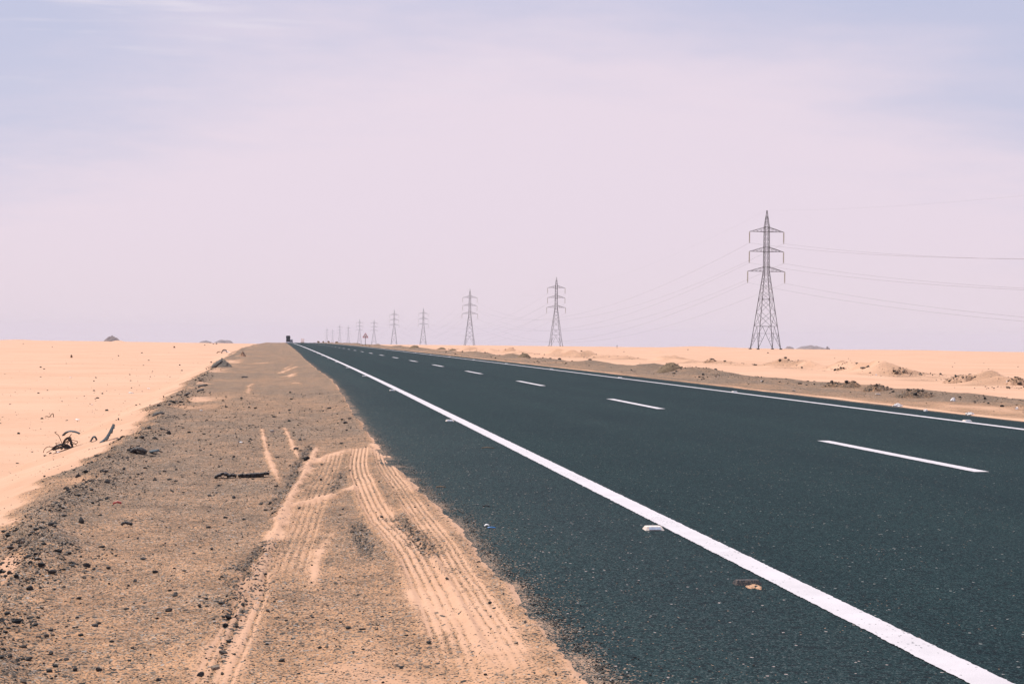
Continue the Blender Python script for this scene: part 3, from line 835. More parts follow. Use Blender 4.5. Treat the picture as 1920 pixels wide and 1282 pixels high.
for sx in (-1, 1):
    m = MB(); m.box(sx * .95 - .15, sx * .95 + .15, -4.38, -4.31, 1.02, 1.2); m.build('tail_light', M['lampred'], tk)
    m = MB(); m.box(sx * 1.02 - .16, sx * 1.02 + .16, -4.36, -4.30, .28, .58); m.build('mudflap', M['rubber'], tk)
wheels(tk, (-3.1, -1.9, 3.4), 1.0)
vn = tag(empty('van', veh_loc(546.2, 905), R(.3)), 'white van with a dark rear window beside the lorry', 'van')
m = MB(); m.box(-.98, .98, -2.4, 1.5, .45, 2.55, .12, .10); m.build('body', M['white'], vn, bevel=.12)
m = MB(); m.box(-.95, .95, 1.45, 2.5, .45, 1.35, .05, .2); m.build('bonnet', M['white'], vn, bevel=.1)
m = MB(); m.box(-.66, .66, -2.46, -2.36, 1.35, 1.85, .08, 0); m.build('rear_window', M['glass'], vn)
for sx in (-1, 1):
    m = MB(); m.box(sx * .84 - .08, sx * .84 + .08, -2.45, -2.36, .9, 1.3); m.build('tail_light', M['lampred'], vn)
m = MB(); m.box(-.95, .95, -2.52, -2.38, .38, .6); m.build('bumper', M['rubber'], vn, bevel=.03)
wheels(vn, (-1.5, 1.5), .85, .36, .22)
bs = tag(empty('truck', veh_loc(567, 1010), R(180)), 'white oncoming truck with a dark blue windscreen in the haze', 'truck')
m = MB(); m.box(-1.15, 1.15, -2.0, 0, .6, 3.4, .06, .12); m.build('cab', M['white'], bs, bevel=.1)
m = MB(); m.box(-.98, .98, -2.0, -1.90, 1.75, 2.95, .06, 0); m.build('windscreen', M['blue'], bs)
m = MB(); m.box(-1.2, 1.2, .15, 7.0, 1.0, 3.5); m.build('cargo_box', M['white'], bs, bevel=.05)
m = MB(); m.box(-1.15, 1.15, -2.12, -2.0, .4, .8); m.build('bumper', M['blue'], bs, bevel=.03)
for sx in (-1, 1):
    m = MB(); m.box(sx * .85 - .16, sx * .85 + .16, -2.06, -1.96, .9, 1.15); m.build('headlight', M['lampclear'], bs)
wheels(bs, (-1.1, 5.0, 6.2), .95)

# ------------------------------------------------------------------ stones
def rock_mesh(name, seed, sub=2, flat=.62, rough=.33):
    b = bmesh.new(); bmesh.ops.create_icosphere(b, subdivisions=sub, radius=.5)
    r = random.Random(seed)
    planes = [(Vector((r.gauss(0, 1), r.gauss(0, 1), r.gauss(0, .8))).normalized(), r.uniform(.26, .42)) for _ in range(9)]
    sx, sy = r.uniform(.85, 1.2), r.uniform(.6, .95)
    for v in b.verts:
        for nn, d in planes:
            k = v.co.dot(nn) - d
            if k > 0: v.co -= nn * k * .92
        v.co *= 1 + rough * .35 * (r.random() - .5)
        v.co.x *= sx; v.co.y *= sy; v.co.z *= flat
    b.faces.ensure_lookup_table()
    me = bpy.data.meshes.new(name); b.to_mesh(me); b.free()
    return me
ROCKS = [rock_mesh('rock', 300 + i, 2, f) for i, f in enumerate((.6, .5, .75, .42, .66, .55))]
for q in ROCKS: q.materials.append(M['rock'])
BROWN = [rock_mesh('rock', 330 + i, 2, .8) for i in range(2)]
for q in BROWN: q.materials.append(M['brownrock'])
def place_rock(px, py, wpx, label, group=None, pool=ROCKS, name='rock', cat='stone', hs=1.0):
    g = ground(px, py); k = px_at(g) * wpx
    o = bpy.data.objects.new(name, random.choice(pool)); COL.objects.link(o)
    o.scale = (k, k, k * hs); o.rotation_euler = (random.uniform(-.2, .2), random.uniform(-.2, .2), random.uniform(0, 6.28))
    o.location = (g[0], g[1], g[2] + k * .16 * hs)
    return tag(o, label, cat, group)
SHR = [(83,894,7),(146,894,12),(181,894,8),(269,1049,14),(291,1074,13),(253,1091,11),(328,1118,14),(317,1146,13),(374,1137,11),(162,1062,14),
       (136,1061,12),(203,1067,13),(98,1075,18),(129,1039,12),(391,989,11),(438,934,13),(392,930,9),(178,1174,14),(95,1226,14),(124,1237,12),(141,1257,16),
       (428,1159,16),(376,1268,17),(297,1276,14),(3,1231,11),(55,1105,17),(148,1123,11),(386,1123,9),(416,1082,8),(241,1099,8),(411,876,7),(334,866,7),
       (451,805,6),(467,799,6),(266,822,12),(290,823,8),(197,885,9),(75,1103,9),(210,1031,8),(310,1019,7),(258,1010,8),(397,1030,10),(985,1167,9),(1028,1190,6),
       (1042,1265,9),(910,1266,8),(752,1253,10),(838,1086,8),(303,806,8),(20,1030,16),(62,1000,14),(95,985,16),(40,1016,18),(120,968,12),(172,920,12),(200,905,14),(232,880,10)]
for px, py, wp in SHR:
    place_rock(px, py, wp, 'dark angular stone lying on the gravel shoulder', 'dark stones on the gravel shoulder')
place_rock(152, 980, 19, 'largest black stone on the rim of the gravel shoulder', hs=1.2)
place_rock(317, 814, 13, 'black block shaped stone on the shoulder above the long tyre strip', hs=1.2)
place_rock(222, 787, 6, 'lone dark stone on the sand just past the leaning tyre strip', hs=1.2)
SND = [(43.5,645,2.6),(98,651,3),(222,667.5,4),(266,662,4),(76,689,4),(20,742,2.4),(158,743,3),(176,733,5),(192,738.5,5),(245,714,4),(176,715,4),(269,685,3),
       (286,696.5,3),(337,685,4),(1,794,4),(100,862,2.6),(394,641.5,2.4),(384,647.5,3),(406,645,3.5),(400,645,3),(396,679.5,5),(1157,652,2.5),(1290,656,3),(1440,662,4),(1170,660,3),
       (1565,672,2.5),(1591,672.5,2.5),(1648,679,3),(1786,688,3),(1909,688,3),(1745,700,4),(1873,711,3.5),(1568,699,2.5),(1802,750,5),(1790,681,2.2),(1845,681,2.2),(1888,745,3),(1300,700,3)]
for px, py, wp in SND:
    place_rock(px, py, wp, 'small dark stone lying on the open sand', 'small stones dotted over the sand')
place_rock(134, 670.5, 5, 'brown pointed stone standing alone on the sand towards the horizon', None, BROWN, hs=2.2)
place_rock(327, 652, 4, 'smaller pointed stone on the sand near the horizon', None, BROWN, hs=2.0)
for px, py, wp, lb in [(597,640,6,'dark clump where the far road meets the haze, nearest the pylon cluster'),(606,641,5,'dark clump in the gap beside the far road end'),(616,641,6,'brown clump beside the far road edge'),(631,642.6,7,'dark brown clump at the tip of the sand rise')]:
    place_rock(px, py, wp, lb, None, BROWN, hs=.8)
for px, py, wp in [(674,645,3.4),(680,647,3.2),(685.5,647.6,3.4),(693,648.3,3.5),(701.5,648,2.6),(705.5,648.6,2.6),(709,650,2)]:
    place_rock(px, py, wp, 'dark stone on the verge at the foot of the warning sign', 'stones round the warning sign', BROWN, hs=.9)

# scattered pebbles: one uncountable mass
ico = bmesh.new(); bmesh.ops.create_icosphere(ico, subdivisions=1, radius=.5)
IV = np.array([v.co[:] for v in ico.verts]); IF = np.array([[v.index for v in f.verts] for f in ico.faces]); ico.free()
def pebbles(name, X, Y, size, label, tone=None, zf=None, sink=.12):
    n_ = len(X)
    Z = zf(X, Y)
    sc = np.stack([size * rng.uniform(.8, 1.3, n_), size * rng.uniform(.55, 1.0, n_), size * rng.uniform(.35, .75, n_)], 1)
    V = IV[None] * (1 + .38 * (rng.random((n_, len(IV), 1)) - .5)) * sc[:, None, :]
    a = rng.uniform(0, 6.28, n_); c, s_ = np.cos(a)[:, None], np.sin(a)[:, None]
    b = rng.normal(0, .25, n_); cb, sb = np.cos(b)[:, None], np.sin(b)[:, None]
    x1 = V[..., 0] * cb - V[..., 2] * sb; z1 = V[..., 0] * sb + V[..., 2] * cb
    W = np.stack([x1 * c - V[..., 1] * s_ + X[:, None], x1 * s_ + V[..., 1] * c + Y[:, None], z1 + (Z + size * sink)[:, None]], 2)
    Fc = (IF[None] + (np.arange(n_) * len(IV))[:, None, None]).reshape(-1, 3)
    tone = rng.random(n_) if tone is None else tone
    me = np_mesh(name, W.reshape(-1, 3), Fc, False, {'tone': np.repeat(tone, len(IV))})
    return tag(link(name, me, M['pebble']), label, 'gravel', kind='stuff')
n_ = 26000
yv = 1 / rng.uniform(1 / 32., 1 / 4.3, n_); sv = rng.uniform(-3.6, 1.05, n_)
xv = sv + drift(yv)
hz, hs_, hr_ = shoulder(xv, yv)
keep = (rng.random(n_) < np.clip(.85 - .85 * hs_ + .5 * hr_, .03, 1)) & (sv > crest_s(yv) - 1.2) & (sv < edge_s(yv) - .02)
xv, yv, hr_ = xv[keep], yv[keep], hr_[keep]
size = np.minimum(.0045 * rng.pareto(2.9, len(xv)) + .0055, .032) * (1 + .8 * hr_) * np.clip(yv / 9, .85, 2.2)
pebbles('pebbles', xv, yv, size, 'small pebbles strewn thickly over the gravel shoulder', np.clip(rng.beta(1.3, 1.7, len(xv)), 0, 1), lambda a, b: shoulder(a, b)[0])
n_ = 8000                          # rim of coarse dark rubble where the shoulder drops to the sand
yv = 1 / rng.uniform(1 / 60., 1 / 5.5, n_)
off = np.where(rng.random(n_) < .72, rng.normal(.03, .17, n_), -np.abs(rng.normal(0, .85, n_)))
xv = crest_s(yv) + off + drift(yv)
cl = fbm(xv * 1.6, yv * 1.0, 111, 3)
keep = rng.random(n_) < np.clip(.42 + 2.2 * cl, 0.02, 1)
xv, yv, off = xv[keep], yv[keep], off[keep]
size = np.minimum(.010 * rng.pareto(2.6, len(xv)) + .010, .052) * np.clip(yv / 14, .75, 2.2) * np.where(off < -.3, .55, 1.0)
pebbles('rubble', xv, yv, size, 'dark broken rubble along the rim of the gravel shoulder', np.clip(rng.beta(1.1, 2.8, len(xv)), 0, 1), lambda a, b: np.maximum(shoulder(a, b)[0], plain(a, b)))
n_ = 1500                          # grit spilled on the asphalt edge
yv = 1 / rng.uniform(1 / 18., 1 / 4.6, n_); sv = edge_s(yv) + np.abs(rng.normal(0, .055, n_)) * np.where(rng.random(n_) < .12, 4, 1)
pebbles('grit', sv + drift(yv), yv, rng.uniform(.004, .013, n_), 'loose grit spilled over the asphalt edge', np.clip(rng.beta(1.6, 1.4, n_), 0, 1), lambda a, b: zc(a, b), .2)
n_ = 5200                          # rubble on the right verge
yv = 1 / rng.uniform(1 / 120., 1 / 22., n_); tv = np.where(rng.random(n_) < .7, rng.normal(3.0, .7, n_), rng.uniform(.5, 4.5, n_))
xv = 11.25 + tv + drift(yv)
keep = rng.random(n_) < np.clip(.45 + 1.4 * fbm(xv * .8, yv * .5, 113, 3), .03, 1)
xv, yv = xv[keep], yv[keep]
pebbles('verge_rubble', xv, yv, np.minimum(.016 * rng.pareto(2.4, len(xv)) + .016, .11) * np.clip(yv / 40, .7, 1.6), 'dark rubble heaped along the gravel verge', np.clip(rng.beta(1.2, 2.2, len(xv)), 0, 1), lambda a, b: np.maximum(verge(a, b)[0], plain(a, b)))
n_ = 5200                          # clods on the sand windrow
yv = 1 / rng.uniform(1 / 220., 1 / 40., n_); sv = ridge_s(yv) + rng.normal(0, 1.0, n_); xv = sv + drift(yv)
keep = rng.random(n_) < np.clip(.3 + 1.8 * fbm(xv * .3, yv * .25, 114, 3), .02, 1)
xv, yv = xv[keep], yv[keep]
pebbles('clods', xv, yv, np.minimum(.035 * rng.pareto(2.4, len(xv)) + .03, .25), 'brown clods on the low sand ridge beyond the verge', np.clip(.62 + .3 * rng.random(len(xv)), 0, 1), plain)
n_ = 2800                          # specks on the open sand on the left
yv = 1 / rng.uniform(1 / 160., 1 / 9., n_); sv = crest_s(yv) - 1.6 - rng.exponential(6, n_) * yv / 30; xv = sv + drift(yv)
pebbles('sand_specks', xv, yv, np.minimum(.010 * rng.pareto(2.3, n_) + .008, .07) * np.clip(yv / 25, .7, 2.), 'tiny stones specked over the open sand', np.clip(rng.beta(1.3, 1.6, n_), 0, 1), lambda a, b: np.maximum(plain(a, b), np.where(a - drift(b) > crest_s(b) - 4.2, shoulder(a, b, False)[0], -99.)))

# ------------------------------------------------------------------ gravel heaps on the right
HEAPS = []
def heap(px, py, wpx, hpx, label, seed, m_='heap', sharp=1.4, name='gravel_heap', cat='heap', lump=.2):
    g = ground(px, py); k = px_at(g); wd, hh = wpx * k, hpx * k
    n1 = 46
    X, Y = np.meshgrid(np.linspace(-1, 1, n1), np.linspace(-1, 1, n1))
    r = np.hypot(X, Y) * (1 + .22 * fbm(X * 2, Y * 2, seed, 3))
    Z = np.clip(1 - r ** sharp, 0, 1) * (1 + .22 * fbm(X * 4, Y * 4, seed + 5, 3)) * hh + lump * hh * fbm(X * 9, Y * 9, seed + 9, 3) * sst(1, .7, r)
    Z -= .06 * sst(.92, 1.0, r)
    X2, Y2 = X * wd / 2, Y * wd / 2
    gz_ = height(g[0] + X2.ravel(), g[1] + Y2.ravel()) - g[2]
    sa, ro = {'heap': (.22, .75), 'brownrock': (.80, .45), 'greycloth': (0, 0)}[m_]
    sa_ = np.clip(sa + .7 * fbm(X * 3, Y * 3, seed + 3, 3), 0, .97)
    me = np_mesh(name, np.stack([X2.ravel(), Y2.ravel(), Z.ravel() + gz_ - .015], 1), grid_faces(n1, n1), True, {'sand': sa_, 'rough': np.clip(ro + .5 * fbm(X * 5, Y * 5, seed + 4, 3), 0, 1)})
    o = link(name, me, M['ground'] if m_ != 'greycloth' and lump > .1 else M[m_]); o.location = g
    HEAPS.append((g, wd, hh, X2, Y2, Z + gz_.reshape(Z.shape)))
    return tag(o, label, cat, 'heaps along the far side of the road')
heap(1254, 695, 52, 14, 'rounded dark gravel heap tipped alone beside the verge', 401, 'heap', 1.7, lump=.06)
heap(983, 669.5, 27, 8.5, 'small rounded gravel heap on the sand edge of the verge', 402, lump=.08)
heap(828, 655.5, 20, 5, 'low gravel heap, larger of the far pair', 403, lump=.08)
heap(848, 657.5, 18, 4, 'low gravel heap, smaller of the far pair', 404, lump=.08)
heap(775, 653, 22, 5.5, 'low sandy gravel heap nearest the warning sign', 405, lump=.08)
heap(1562, 724, 46, 8, 'wide gravel heap first in the row of rubble heaps', 406, 'heap', 1.6)
heap(1594, 724, 44, 9, 'gravel heap second in the row of rubble heaps', 407, 'heap', 1.6)
heap(1643, 732, 52, 12, 'darkest gravel heap, middle of the row of rubble heaps', 408, 'heap', 1.6)
heap(1715, 744, 80, 14, 'long sloping gravel heap ending the row of rubble heaps', 409, 'heap', 1.5)
heap(1795, 716, 60, 11, 'reddish earth heap on the sand ridge with litter at its foot', 410, 'brownrock', 1.6, 'earth_heap')
heap(1906, 720, 44, 12, 'reddish stony heap at the edge of the view', 411, 'brownrock', 1.6, 'earth_heap')
heap(1690, 701, 36, 8, 'sandy earth heap in the middle of the sand ridge', 412, 'brownrock', 1.6, 'earth_heap')
heap(1575, 694, 26, 4, 'low brown earth heap on the sand ridge', 413, 'brownrock', 1.6, 'earth_heap')
heap(1330, 677, 26, 4, 'small dark earth heap at the far part of the sand ridge', 414, 'brownrock', 1.6, 'earth_heap')
heap(455, 668, 13, 9, 'pointed sandy mound beside the gravel shoulder', 415, 'brownrock', 1.0, 'sand_mound', 'mound')

hx, hy, hzz, hsz = [], [], [], []
for (g, wd, hh, X2, Y2, Z2), cnt in zip(HEAPS, [30, 12, 12, 12, 10, 90, 100, 160, 160, 130, 150, 70, 50, 50, 30]):
    q = rng.integers(0, Z2.size, cnt * 2)
    q = q[np.hypot(X2.ravel()[q], Y2.ravel()[q]) < wd * .5 * rng.uniform(.3, 1.05, len(q))][:cnt]
    hx.append(g[0] + X2.ravel()[q]); hy.append(g[1] + Y2.ravel()[q]); hzz.append(g[2] + Z2.ravel()[q]); hsz.append(np.minimum(.02 * rng.pareto(2.4, len(q)) + .018, .13) * np.clip(g[1] / 40, .6, 1.6))
hx, hy, hzz, hsz = map(np.concatenate, (hx, hy, hzz, hsz))
pebbles('heap_rubble', hx, hy, hsz, 'loose rubble lying over the heaps beyond the asphalt', np.clip(rng.beta(1.2, 1.9, len(hx)), 0, 1), lambda a, b: hzz)

# ------------------------------------------------------------------ debris
def strip_mesh(pts, width, thick, seed, jag=.25, bend=.25):
    """torn rubber strip: spine points in x-z, width along y, cupped, with a torn outline and real thickness"""
    P = spline([(p[0], p[1]) for p in pts], 6); n_ = len(P); m_ = 7
    r = random.Random(seed); V = []
    for side in (0, 1):
        for i, p in enumerate(P):
            d = P[min(i + 1, n_ - 1)] - P[max(i - 1, 0)]; d = d / (np.linalg.norm(d) + 1e-9); nn = np.array((-d[1], d[0]))
            t = i / (n_ - 1); ww = width * (math.sin(math.pi * (.08 + .86 * t)) ** .5)
            ja, jb = 1 - jag * r.random(), 1 - jag * r.random()
            for j in range(m_):
                v = -ja + (ja + jb) * j / (m_ - 1)
                cup = -bend * width * v * v
                q = p + nn * (cup + (thick if side else 0) + .05 * thick * r.gauss(0, 1))
                V.append((q[0], v * ww / 2, q[1]))
        r.seed(seed)
    f = []
    o = n_ * m_
    for i in range(n_ - 1):
        for j in range(m_ - 1):
            a = i * m_ + j
            f.append((a, a + 1, a + m_ + 1, a + m_)); f.append((o + a, o + a + m_, o + a + m_ + 1, o + a + 1))
    for i in range(n_ - 1):
        for j in (0, m_ - 1):
            a = i * m_ + j; f.append((a, a + m_, o + a + m_, o + a))
    for j in range(m_ - 1):
        for i in (0, n_ - 1):
            a = i * m_ + j; f.append((a, a + 1, o + a + 1, o + a))
    mb = MB(); mb.add(V, f)
    return mb
def strip_obj(name, px, py, pts, width, thick, m_, label, seed, yaw=0.0, cat='tyre scrap', group=None, jag=.25, bend=.25, lift=0.0):
    """pts in photo pixels relative to the contact point (x right, z up)"""
    g = ground(px, py); k = px_at(g)
    mb = strip_mesh([(a * k, b * k) for a, b in pts], width * k, thick, seed, jag, bend)
    o = mb.build(name, M[m_], smooth=False)
    o.location = (g[0], g[1], g[2] + lift); o.rotation_euler.z = -YAW + yaw
    return tag(o, label, cat, group)

# tangle of wire and rubber on the sand
g = ground(122, 843); k = px_at(g) / 9.6
tg = tag(empty('wire_tangle', g, -YAW), 'rusty wire tangle with a rubber flap held above it on the sand', 'debris')
def cp(x_, y_, d=0.0): return ((x_ - 600) * k, d, (800 - y_) * k)
w_ = .0048
for name, pts in [('hooked_wire', [(445,478,0),(412,490,0),(430,512,0),(472,545,.01),(510,620,.01),(545,700,0)]),
                  ('looped_wire', [(470,740,0),(380,752,-.03),(300,750,-.05),(252,800,-.07),(245,852,-.08)]),
                  ('looped_wire', [(470,760,.02),(400,780,.03),(340,815,.0),(285,855,-.05)]),
                  ('looped_wire', [(640,690,0),(690,632,.02),(760,640,.04),(805,660,.05),(790,690,.04),(735,705,0),(742,775,-.02)]),
                  ('looped_wire', [(700,660,.05),(770,712,.06),(822,765,.08)]),
                  ('looped_wire', [(500,780,0),(410,695,.05),(440,700,.08),(560,700,.05),(650,640,0),(680,570,0),(700,600,.02),(690,700,0)]),
                  ('looped_wire', [(430,800,-.05),(480,720,-.02),(540,700,.03),(600,660,.04),(660,640,0)]),
                  ('prop_wire', [(715,520,0),(690,545,0),(660,600,0),(640,700,0)])]:
    mb = MB(); P = spline([np.array(cp(*q)) for q in pts], 6); mb.tube(P, w_, 6); mb.build(name, M['rust'], tg, True)
for sd_, pts, wd in [(1, [(-.185, .0), (-.10, .055), (.02, .06), (.10, .0)], .13), (2, [(-.05, .0), (.0, .13), (.06, .155), (.11, .0)], .10), (3, [(.0, .02), (.05, .03), (.17, .012)], .09), (5, [(-.17, -.01), (-.05, .03), (.08, .02), (.17, .0)], .16)]:
    strip_mesh(pts, wd, .018, sd_, .5, .1).build('torn_rubber', M['rubber'], tg)
strip_mesh([cp(552, 545)[::2], cp(610, 492)[::2], cp(690, 468)[::2], cp(780, 478)[::2], cp(862, 508)[::2]], .12, .012, 4, .3, .12).build('rubber_flap', M['rubberblue'], tg)

strip_obj('tyre_strip', 187, 830.5, [(0,0),(8,6),(14,13),(19,22),(23,30),(25,35)], 17, .011, 'rubberblue', 'curved blue grey tyre strip standing up out of the sand', 11, .5, jag=.35)
strip_obj('tyre_scrap', 175, 827, [(-5,-1),(-1,7),(3,8),(6,2)], 8, .012, 'rubberblue', 'small folded rubber scrap between the wire tangle and standing strip', 12, .2, jag=.3)
g_ = ground(404, 897); k_ = px_at(g_)
ts = tag(empty('tyre_tread', g_, -YAW + .06), 'long shredded black tyre tread lying across the gravel shoulder', 'tyre scrap')
for sd_, pts, wd, nm in [(21, [(0, 0), (8, 5), (18, 7), (25, 3)], 11, 'tread_piece'), (22, [(22, 2), (30, 4.5), (39, 4)], 9, 'tread_piece'), (23, [(52, 4), (62, 5.5), (75, 6), (88, 7), (100, 8)], 9, 'tread_piece'), (24, [(48, 1), (56, 2.2), (70, 3.2), (90, 5)], 7, 'tread_piece'), (25, [(43, 3), (47, 4.5), (52, 5)], 7, 'tread_piece')]:
    strip_mesh([(a_ * k_, b_ * k_ * 1.05) for a_, b_ in pts], wd * 2.6 * k_, .022, sd_, .6, .06).build(nm, M['rubber'], ts)
GT = 'torn tyre scraps on the shoulder'
strip_obj('tyre_scrap', 285, 781, [(0,-2),(6,4),(14,7),(22,5)], 14, .02, 'rubber', 'large humped black tyre scrap at the shoulder rim', 31, .15)
strip_obj('tyre_scrap', 245, 848, [(0,-1),(8,5),(18,6),(30,0)], 16, .025, 'rubber', 'wide black humped tyre scrap below the standing strip', 32, -.1)
strip_obj('tyre_scrap', 280, 849, [(0,0),(8,2),(18,3)], 12, .012, 'rubberblue', 'flat blue grey rubber scrap beside the wide humped one', 33, .3, lift=.01)
strip_obj('tyre_scrap', 371, 727, [(0,0),(7,3),(15,4)], 9, .02, 'rubber', 'black tyre sliver at the rim, farther of two parallel ones', 34, .2, lift=.02)
strip_obj('tyre_scrap', 369, 736, [(0,0),(6,3),(13,4)], 9, .02, 'rubber', 'black tyre sliver at the rim, nearer of two parallel ones', 35, .2, lift=.02)
strip_obj('tyre_scrap', 346, 743, [(0,0),(5,3),(10,4)], 8, .02, 'rubber', 'short black tyre scrap below the two parallel slivers', 36, .2, lift=.02)
strip_obj('tyre_scrap', 453, 709, [(0,0),(4,2),(7,1),(11,2)], 6, .02, 'rubber', 'black crooked rubber scrap in mid shoulder', 37, 0, lift=.02)
strip_obj('tyre_scrap', 551, 844, [(0,0),(4,2),(9,1)], 6, .014, 'rubber', 'black rubber scrap between the pale tyre tracks', 38, -.3, lift=.01)
strip_obj('tyre_scrap', 228, 987, [(0,0),(6,4),(13,3),(20,1)], 8, .012, 'rubber', 'flat black rubber scrap near the largest black stone', 39, 0, lift=.01)
heap(416, 687, 44, 15, 'grey crumpled canvas sheet humped at the shoulder rim', 420, 'greycloth', 1.3, 'canvas_sheet', 'sheet')
HEAPS.pop()
strip_obj('tyre_scrap', 398, 689, [(0,-3),(6,3),(13,9),(17,12)], 22, .04, 'rubber', 'black rubber flap at the low end of the grey canvas', 41, .1, lift=.05)
# broken debris on sand farther left
db = ground(418, 662); kd = px_at(db)
de = tag(empty('debris_pile', db, -YAW), 'pile of pale board and grey scrap on the sand past the canvas', 'debris')
strip_mesh([(-2*kd, 2*kd), (4*kd, 4*kd), (13*kd, 1*kd)], 7*kd, .06, 51, .3, .1).build('pale_board', M['plastic'], de)
strip_mesh([(-3*kd, 0), (1*kd, 6*kd), (6*kd, 5*kd), (7*kd, 1*kd)], 7*kd, .06, 52, .4, .1).build('grey_scrap', M['greycloth'], de)
strip_mesh([(-12*kd, -1*kd), (-9*kd, 2*kd), (-5*kd, 2.5*kd)], 5*kd, .05, 53, .4, .1).build('brown_scrap', M['brownrock'], de)
# bent wire on the sand
g2 = ground(94, 782); k2 = px_at(g2)
mb = MB(); mb.tube(spline([np.array(q) * k2 for q in [(-10, 0, 1), (-5, 0, 1.5), (-2, 0, 0), (2, .5, 5), (5, 1, 6.5), (6, 1, 0)]], 6), .008, 6)
o = mb.build('bent_wire', M['rust'], smooth=True); o.location = g2; o.rotation_euler.z = -YAW
tag(o, 'thin bent wire arching out of the open sand', 'wire')
def litter(px, py, wpx, hpx, m_, label, seed, name='plastic_bag', cat='litter', group=None):
    g = ground(px, py); k = px_at(g)
    b = bmesh.new(); bmesh.ops.create_icosphere(b, subdivisions=3, radius=.5)
    for v in b.verts:
        d = v.co.normalized(); a_ = np.array([d.x * 2.2 + seed, ]); b_ = np.array([d.y * 2.2 + d.z * 1.7])
        f_ = 1 + .9 * float(fbm(a_, b_, seed, 4)[0]); v.co *= f_
        v.co.x *= wpx * k; v.co.y *= wpx * k * .7; v.co.z = max(v.co.z, -.2) * hpx * k * 1.3
    me = bpy.data.meshes.new(name); b.to_mesh(me); b.free()
    o = link(name, me, M[m_]); o.location = (g[0], g[1], g[2] + .15 * hpx * k); o.rotation_euler.z = random.uniform(-.4, .4) - YAW
    return tag(o, label, cat, group)
litter(1683, 762, 18, 6, 'plastic', 'white crumpled plastic bag on the sand strip by the asphalt', 61)
litter(1736, 771, 7, 5, 'plastic', 'small white bundle at the asphalt edge', 62, 'paper_bundle')
litter(1818, 778, 15, 6, 'plastic', 'torn white bag among dark rubble by the asphalt', 63)
litter(1787, 752, 10, 8, 'plastic', 'white bag standing on the crest of the verge', 64)
litter(1907, 767, 7, 4, 'plastic', 'white scrap lying behind the rubble at the view edge', 65, 'paper_scrap')
litter(1805, 711, 13, 4, 'plastic', 'white scrap at the foot of the reddish earth heap', 66, 'paper_scrap')
litter(1889, 719, 3.5, 7, 'plastic', 'narrow white scrap next to the reddish stony heap', 67, 'paper_scrap')
litter(1643, 703.5, 3.5, 2, 'plastic', 'tiny white scrap on the sand before the ridge', 68, 'paper_scrap')
litter(1428, 714.5, 3.5, 2, 'plastic', 'tiny white scrap on the verge gravel', 69, 'paper_scrap')
GW = 'white scraps on the sand'
for i, (px, py, w1) in enumerate([(132,708,4),(173,759,3.5),(144,787,8),(279,728.5,5),(246,737,9)]):
    litter(px, py, w1, 1.8, 'plastic', 'pale flat scrap lying on the open sand', 70 + i, 'paper_scrap', 'litter', GW)
litter(109, 848, 7, 2.2, 'plastic', 'bright white scrap right in front of the wire tangle', 76, 'paper_scrap')
litter(451, 829, 7, 1.8, 'plastic', 'white flake on the gravel above the long tyre tread', 77, 'paper_scrap')
litter(377, 770, 4, 2.5, 'plastic', 'white pebble like flake on the gravel near the rim', 78, 'paper_scrap')
strip_obj('red_scrap', 212, 948, [(0,0),(7,3.4),(15,1.5)], 6, .01, 'redplastic', 'bright red plastic scrap on the gravel shoulder', 81, .1, 'litter', lift=.012)
# can on the verge
g3 = ground(1646, 740.5); k3 = px_at(g3)
mb = MB(); mb.lathe([(.02, -4.6*k3), (1.1*k3, -4.5*k3), (1.35*k3, -4*k3), (1.35*k3, 4*k3), (1.1*k3, 4.5*k3), (.02, 4.6*k3)], (0, 0, 1.35*k3), 14, 'x')
o = mb.build('bottle', M['studwhite'], smooth=True); o.location = g3; o.rotation_euler.z = .1
tag(o, 'pale cylindrical bottle lying on the verge below the darkest heap', 'bottle')
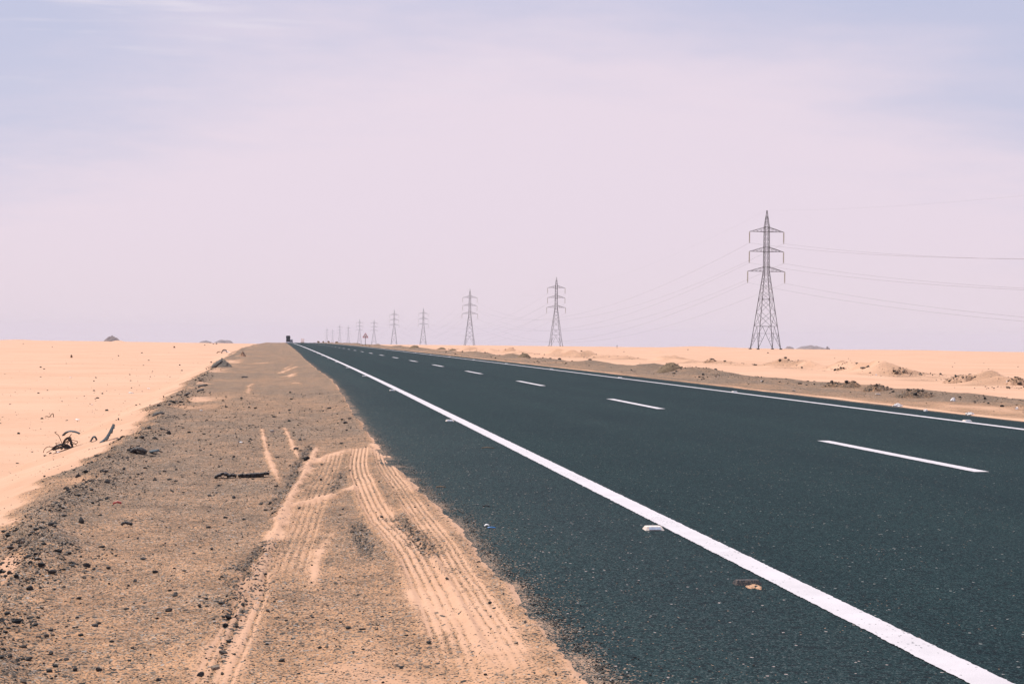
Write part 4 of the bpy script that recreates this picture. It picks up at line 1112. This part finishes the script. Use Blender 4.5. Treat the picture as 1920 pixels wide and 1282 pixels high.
# bits on the asphalt
strip_obj('paper_scrap', 908, 987.5, [(0,0),(4,2.5),(9,1)], 6, .004, 'plastic', 'white paper scrap on the asphalt next to the blue one', 91, .1, 'litter', lift=.006)
strip_obj('blue_scrap', 914, 990.5, [(0,0),(6,1.0),(15,.3)], 5, .004, 'blueplastic', 'thin blue plastic scrap on the asphalt', 92, 0, 'litter', lift=.005)
for px, py, dx_, m_, lb in [(818,914.5,18,'wood','pale thin twig lying on the asphalt'),(905,950.5,14,'rubber','short black sliver on the asphalt'),(903,840.5,24,'wood','thin pale straw on the asphalt touching the edge line')]:
    p = ground(px, py); kk = px_at(p); mb = MB()
    mb.tube([(0, 0, .006), (dx_ * kk * .4, .01, .012), (dx_ * kk, -.01, .006)], [.004, .005, .003], 6)
    o = mb.build('twig', M[m_], smooth=True); o.location = p; o.rotation_euler.z = -YAW
    tag(o, lb, 'twig')
# sand plug where a stud is missing
g4 = ground(1414, 1101); k4 = px_at(g4)
X, Y = np.meshgrid(np.linspace(-1, 1, 30), np.linspace(-1, 1, 20)); r = np.hypot(X, Y)
Z = .010 * np.clip(1 - r ** 2, 0, 1) * (1 + .5 * fbm(X * 3, Y * 3, 501, 3)) - .004 * (r > .98)
me = np_mesh('sand_patch', np.stack([X.ravel() * 15 * k4, Y.ravel() * (.05 + .02 * np.sin(X.ravel() * 5)), Z.ravel()], 1), grid_faces(20, 30), True, {'sand': np.full(X.size, .75), 'rough': np.zeros(X.size)})
o = link('sand_patch', me, M['ground']); o.location = (g4[0], g4[1], g4[2] + .002); tag(o, 'little heap of orange sand on the asphalt beside the edge line', 'sand heap')
st2 = MB(); st2.box(-.075, .06, -.035, .04, -.004, .021, .012, .02)
o = st2.build('broken_stud', M['rubber'], bevel=.003); o.location = (g4[0], g4[1] + .085, g4[2] + .002); tag(o, 'black broken stud base behind the little sand heap', 'road stud')
# post on the far plain
p = ground(1157, 647); kk = px_at(p); mb = MB(); mb.beam((0, 0, -.1), (0, 0, 4 * kk), .5 * kk); mb.beam((-1.6 * kk, 0, .5 * kk), (1.6 * kk, 0, 1.2 * kk), .4 * kk); mb.beam((-.5 * kk, 0, 0), (-1.2 * kk, 0, 2.2 * kk), .3 * kk)
o = mb.build('marker_post', M['steel']); o.location = p; tag(o, 'tiny dark post with a crooked bar far out on the sand', 'post')

# ------------------------------------------------------------------ haze
hm = bpy.data.materials.new('haze_air'); hm.use_nodes = True
n = N(hm.node_tree)
n('ShaderNodeOutputMaterial', {'Volume': n('ShaderNodeVolumePrincipled', {'Color': (1.0, .88, .92), 'Density': .00009, 'Anisotropy': 0.0}).outputs[0]})
mb = MB(); mb.box(-4400, 4400, -400, 7400, -52, 42)
tag(mb.build('haze', hm), 'pale dusty air over the whole desert plain', 'haze', kind='stuff')
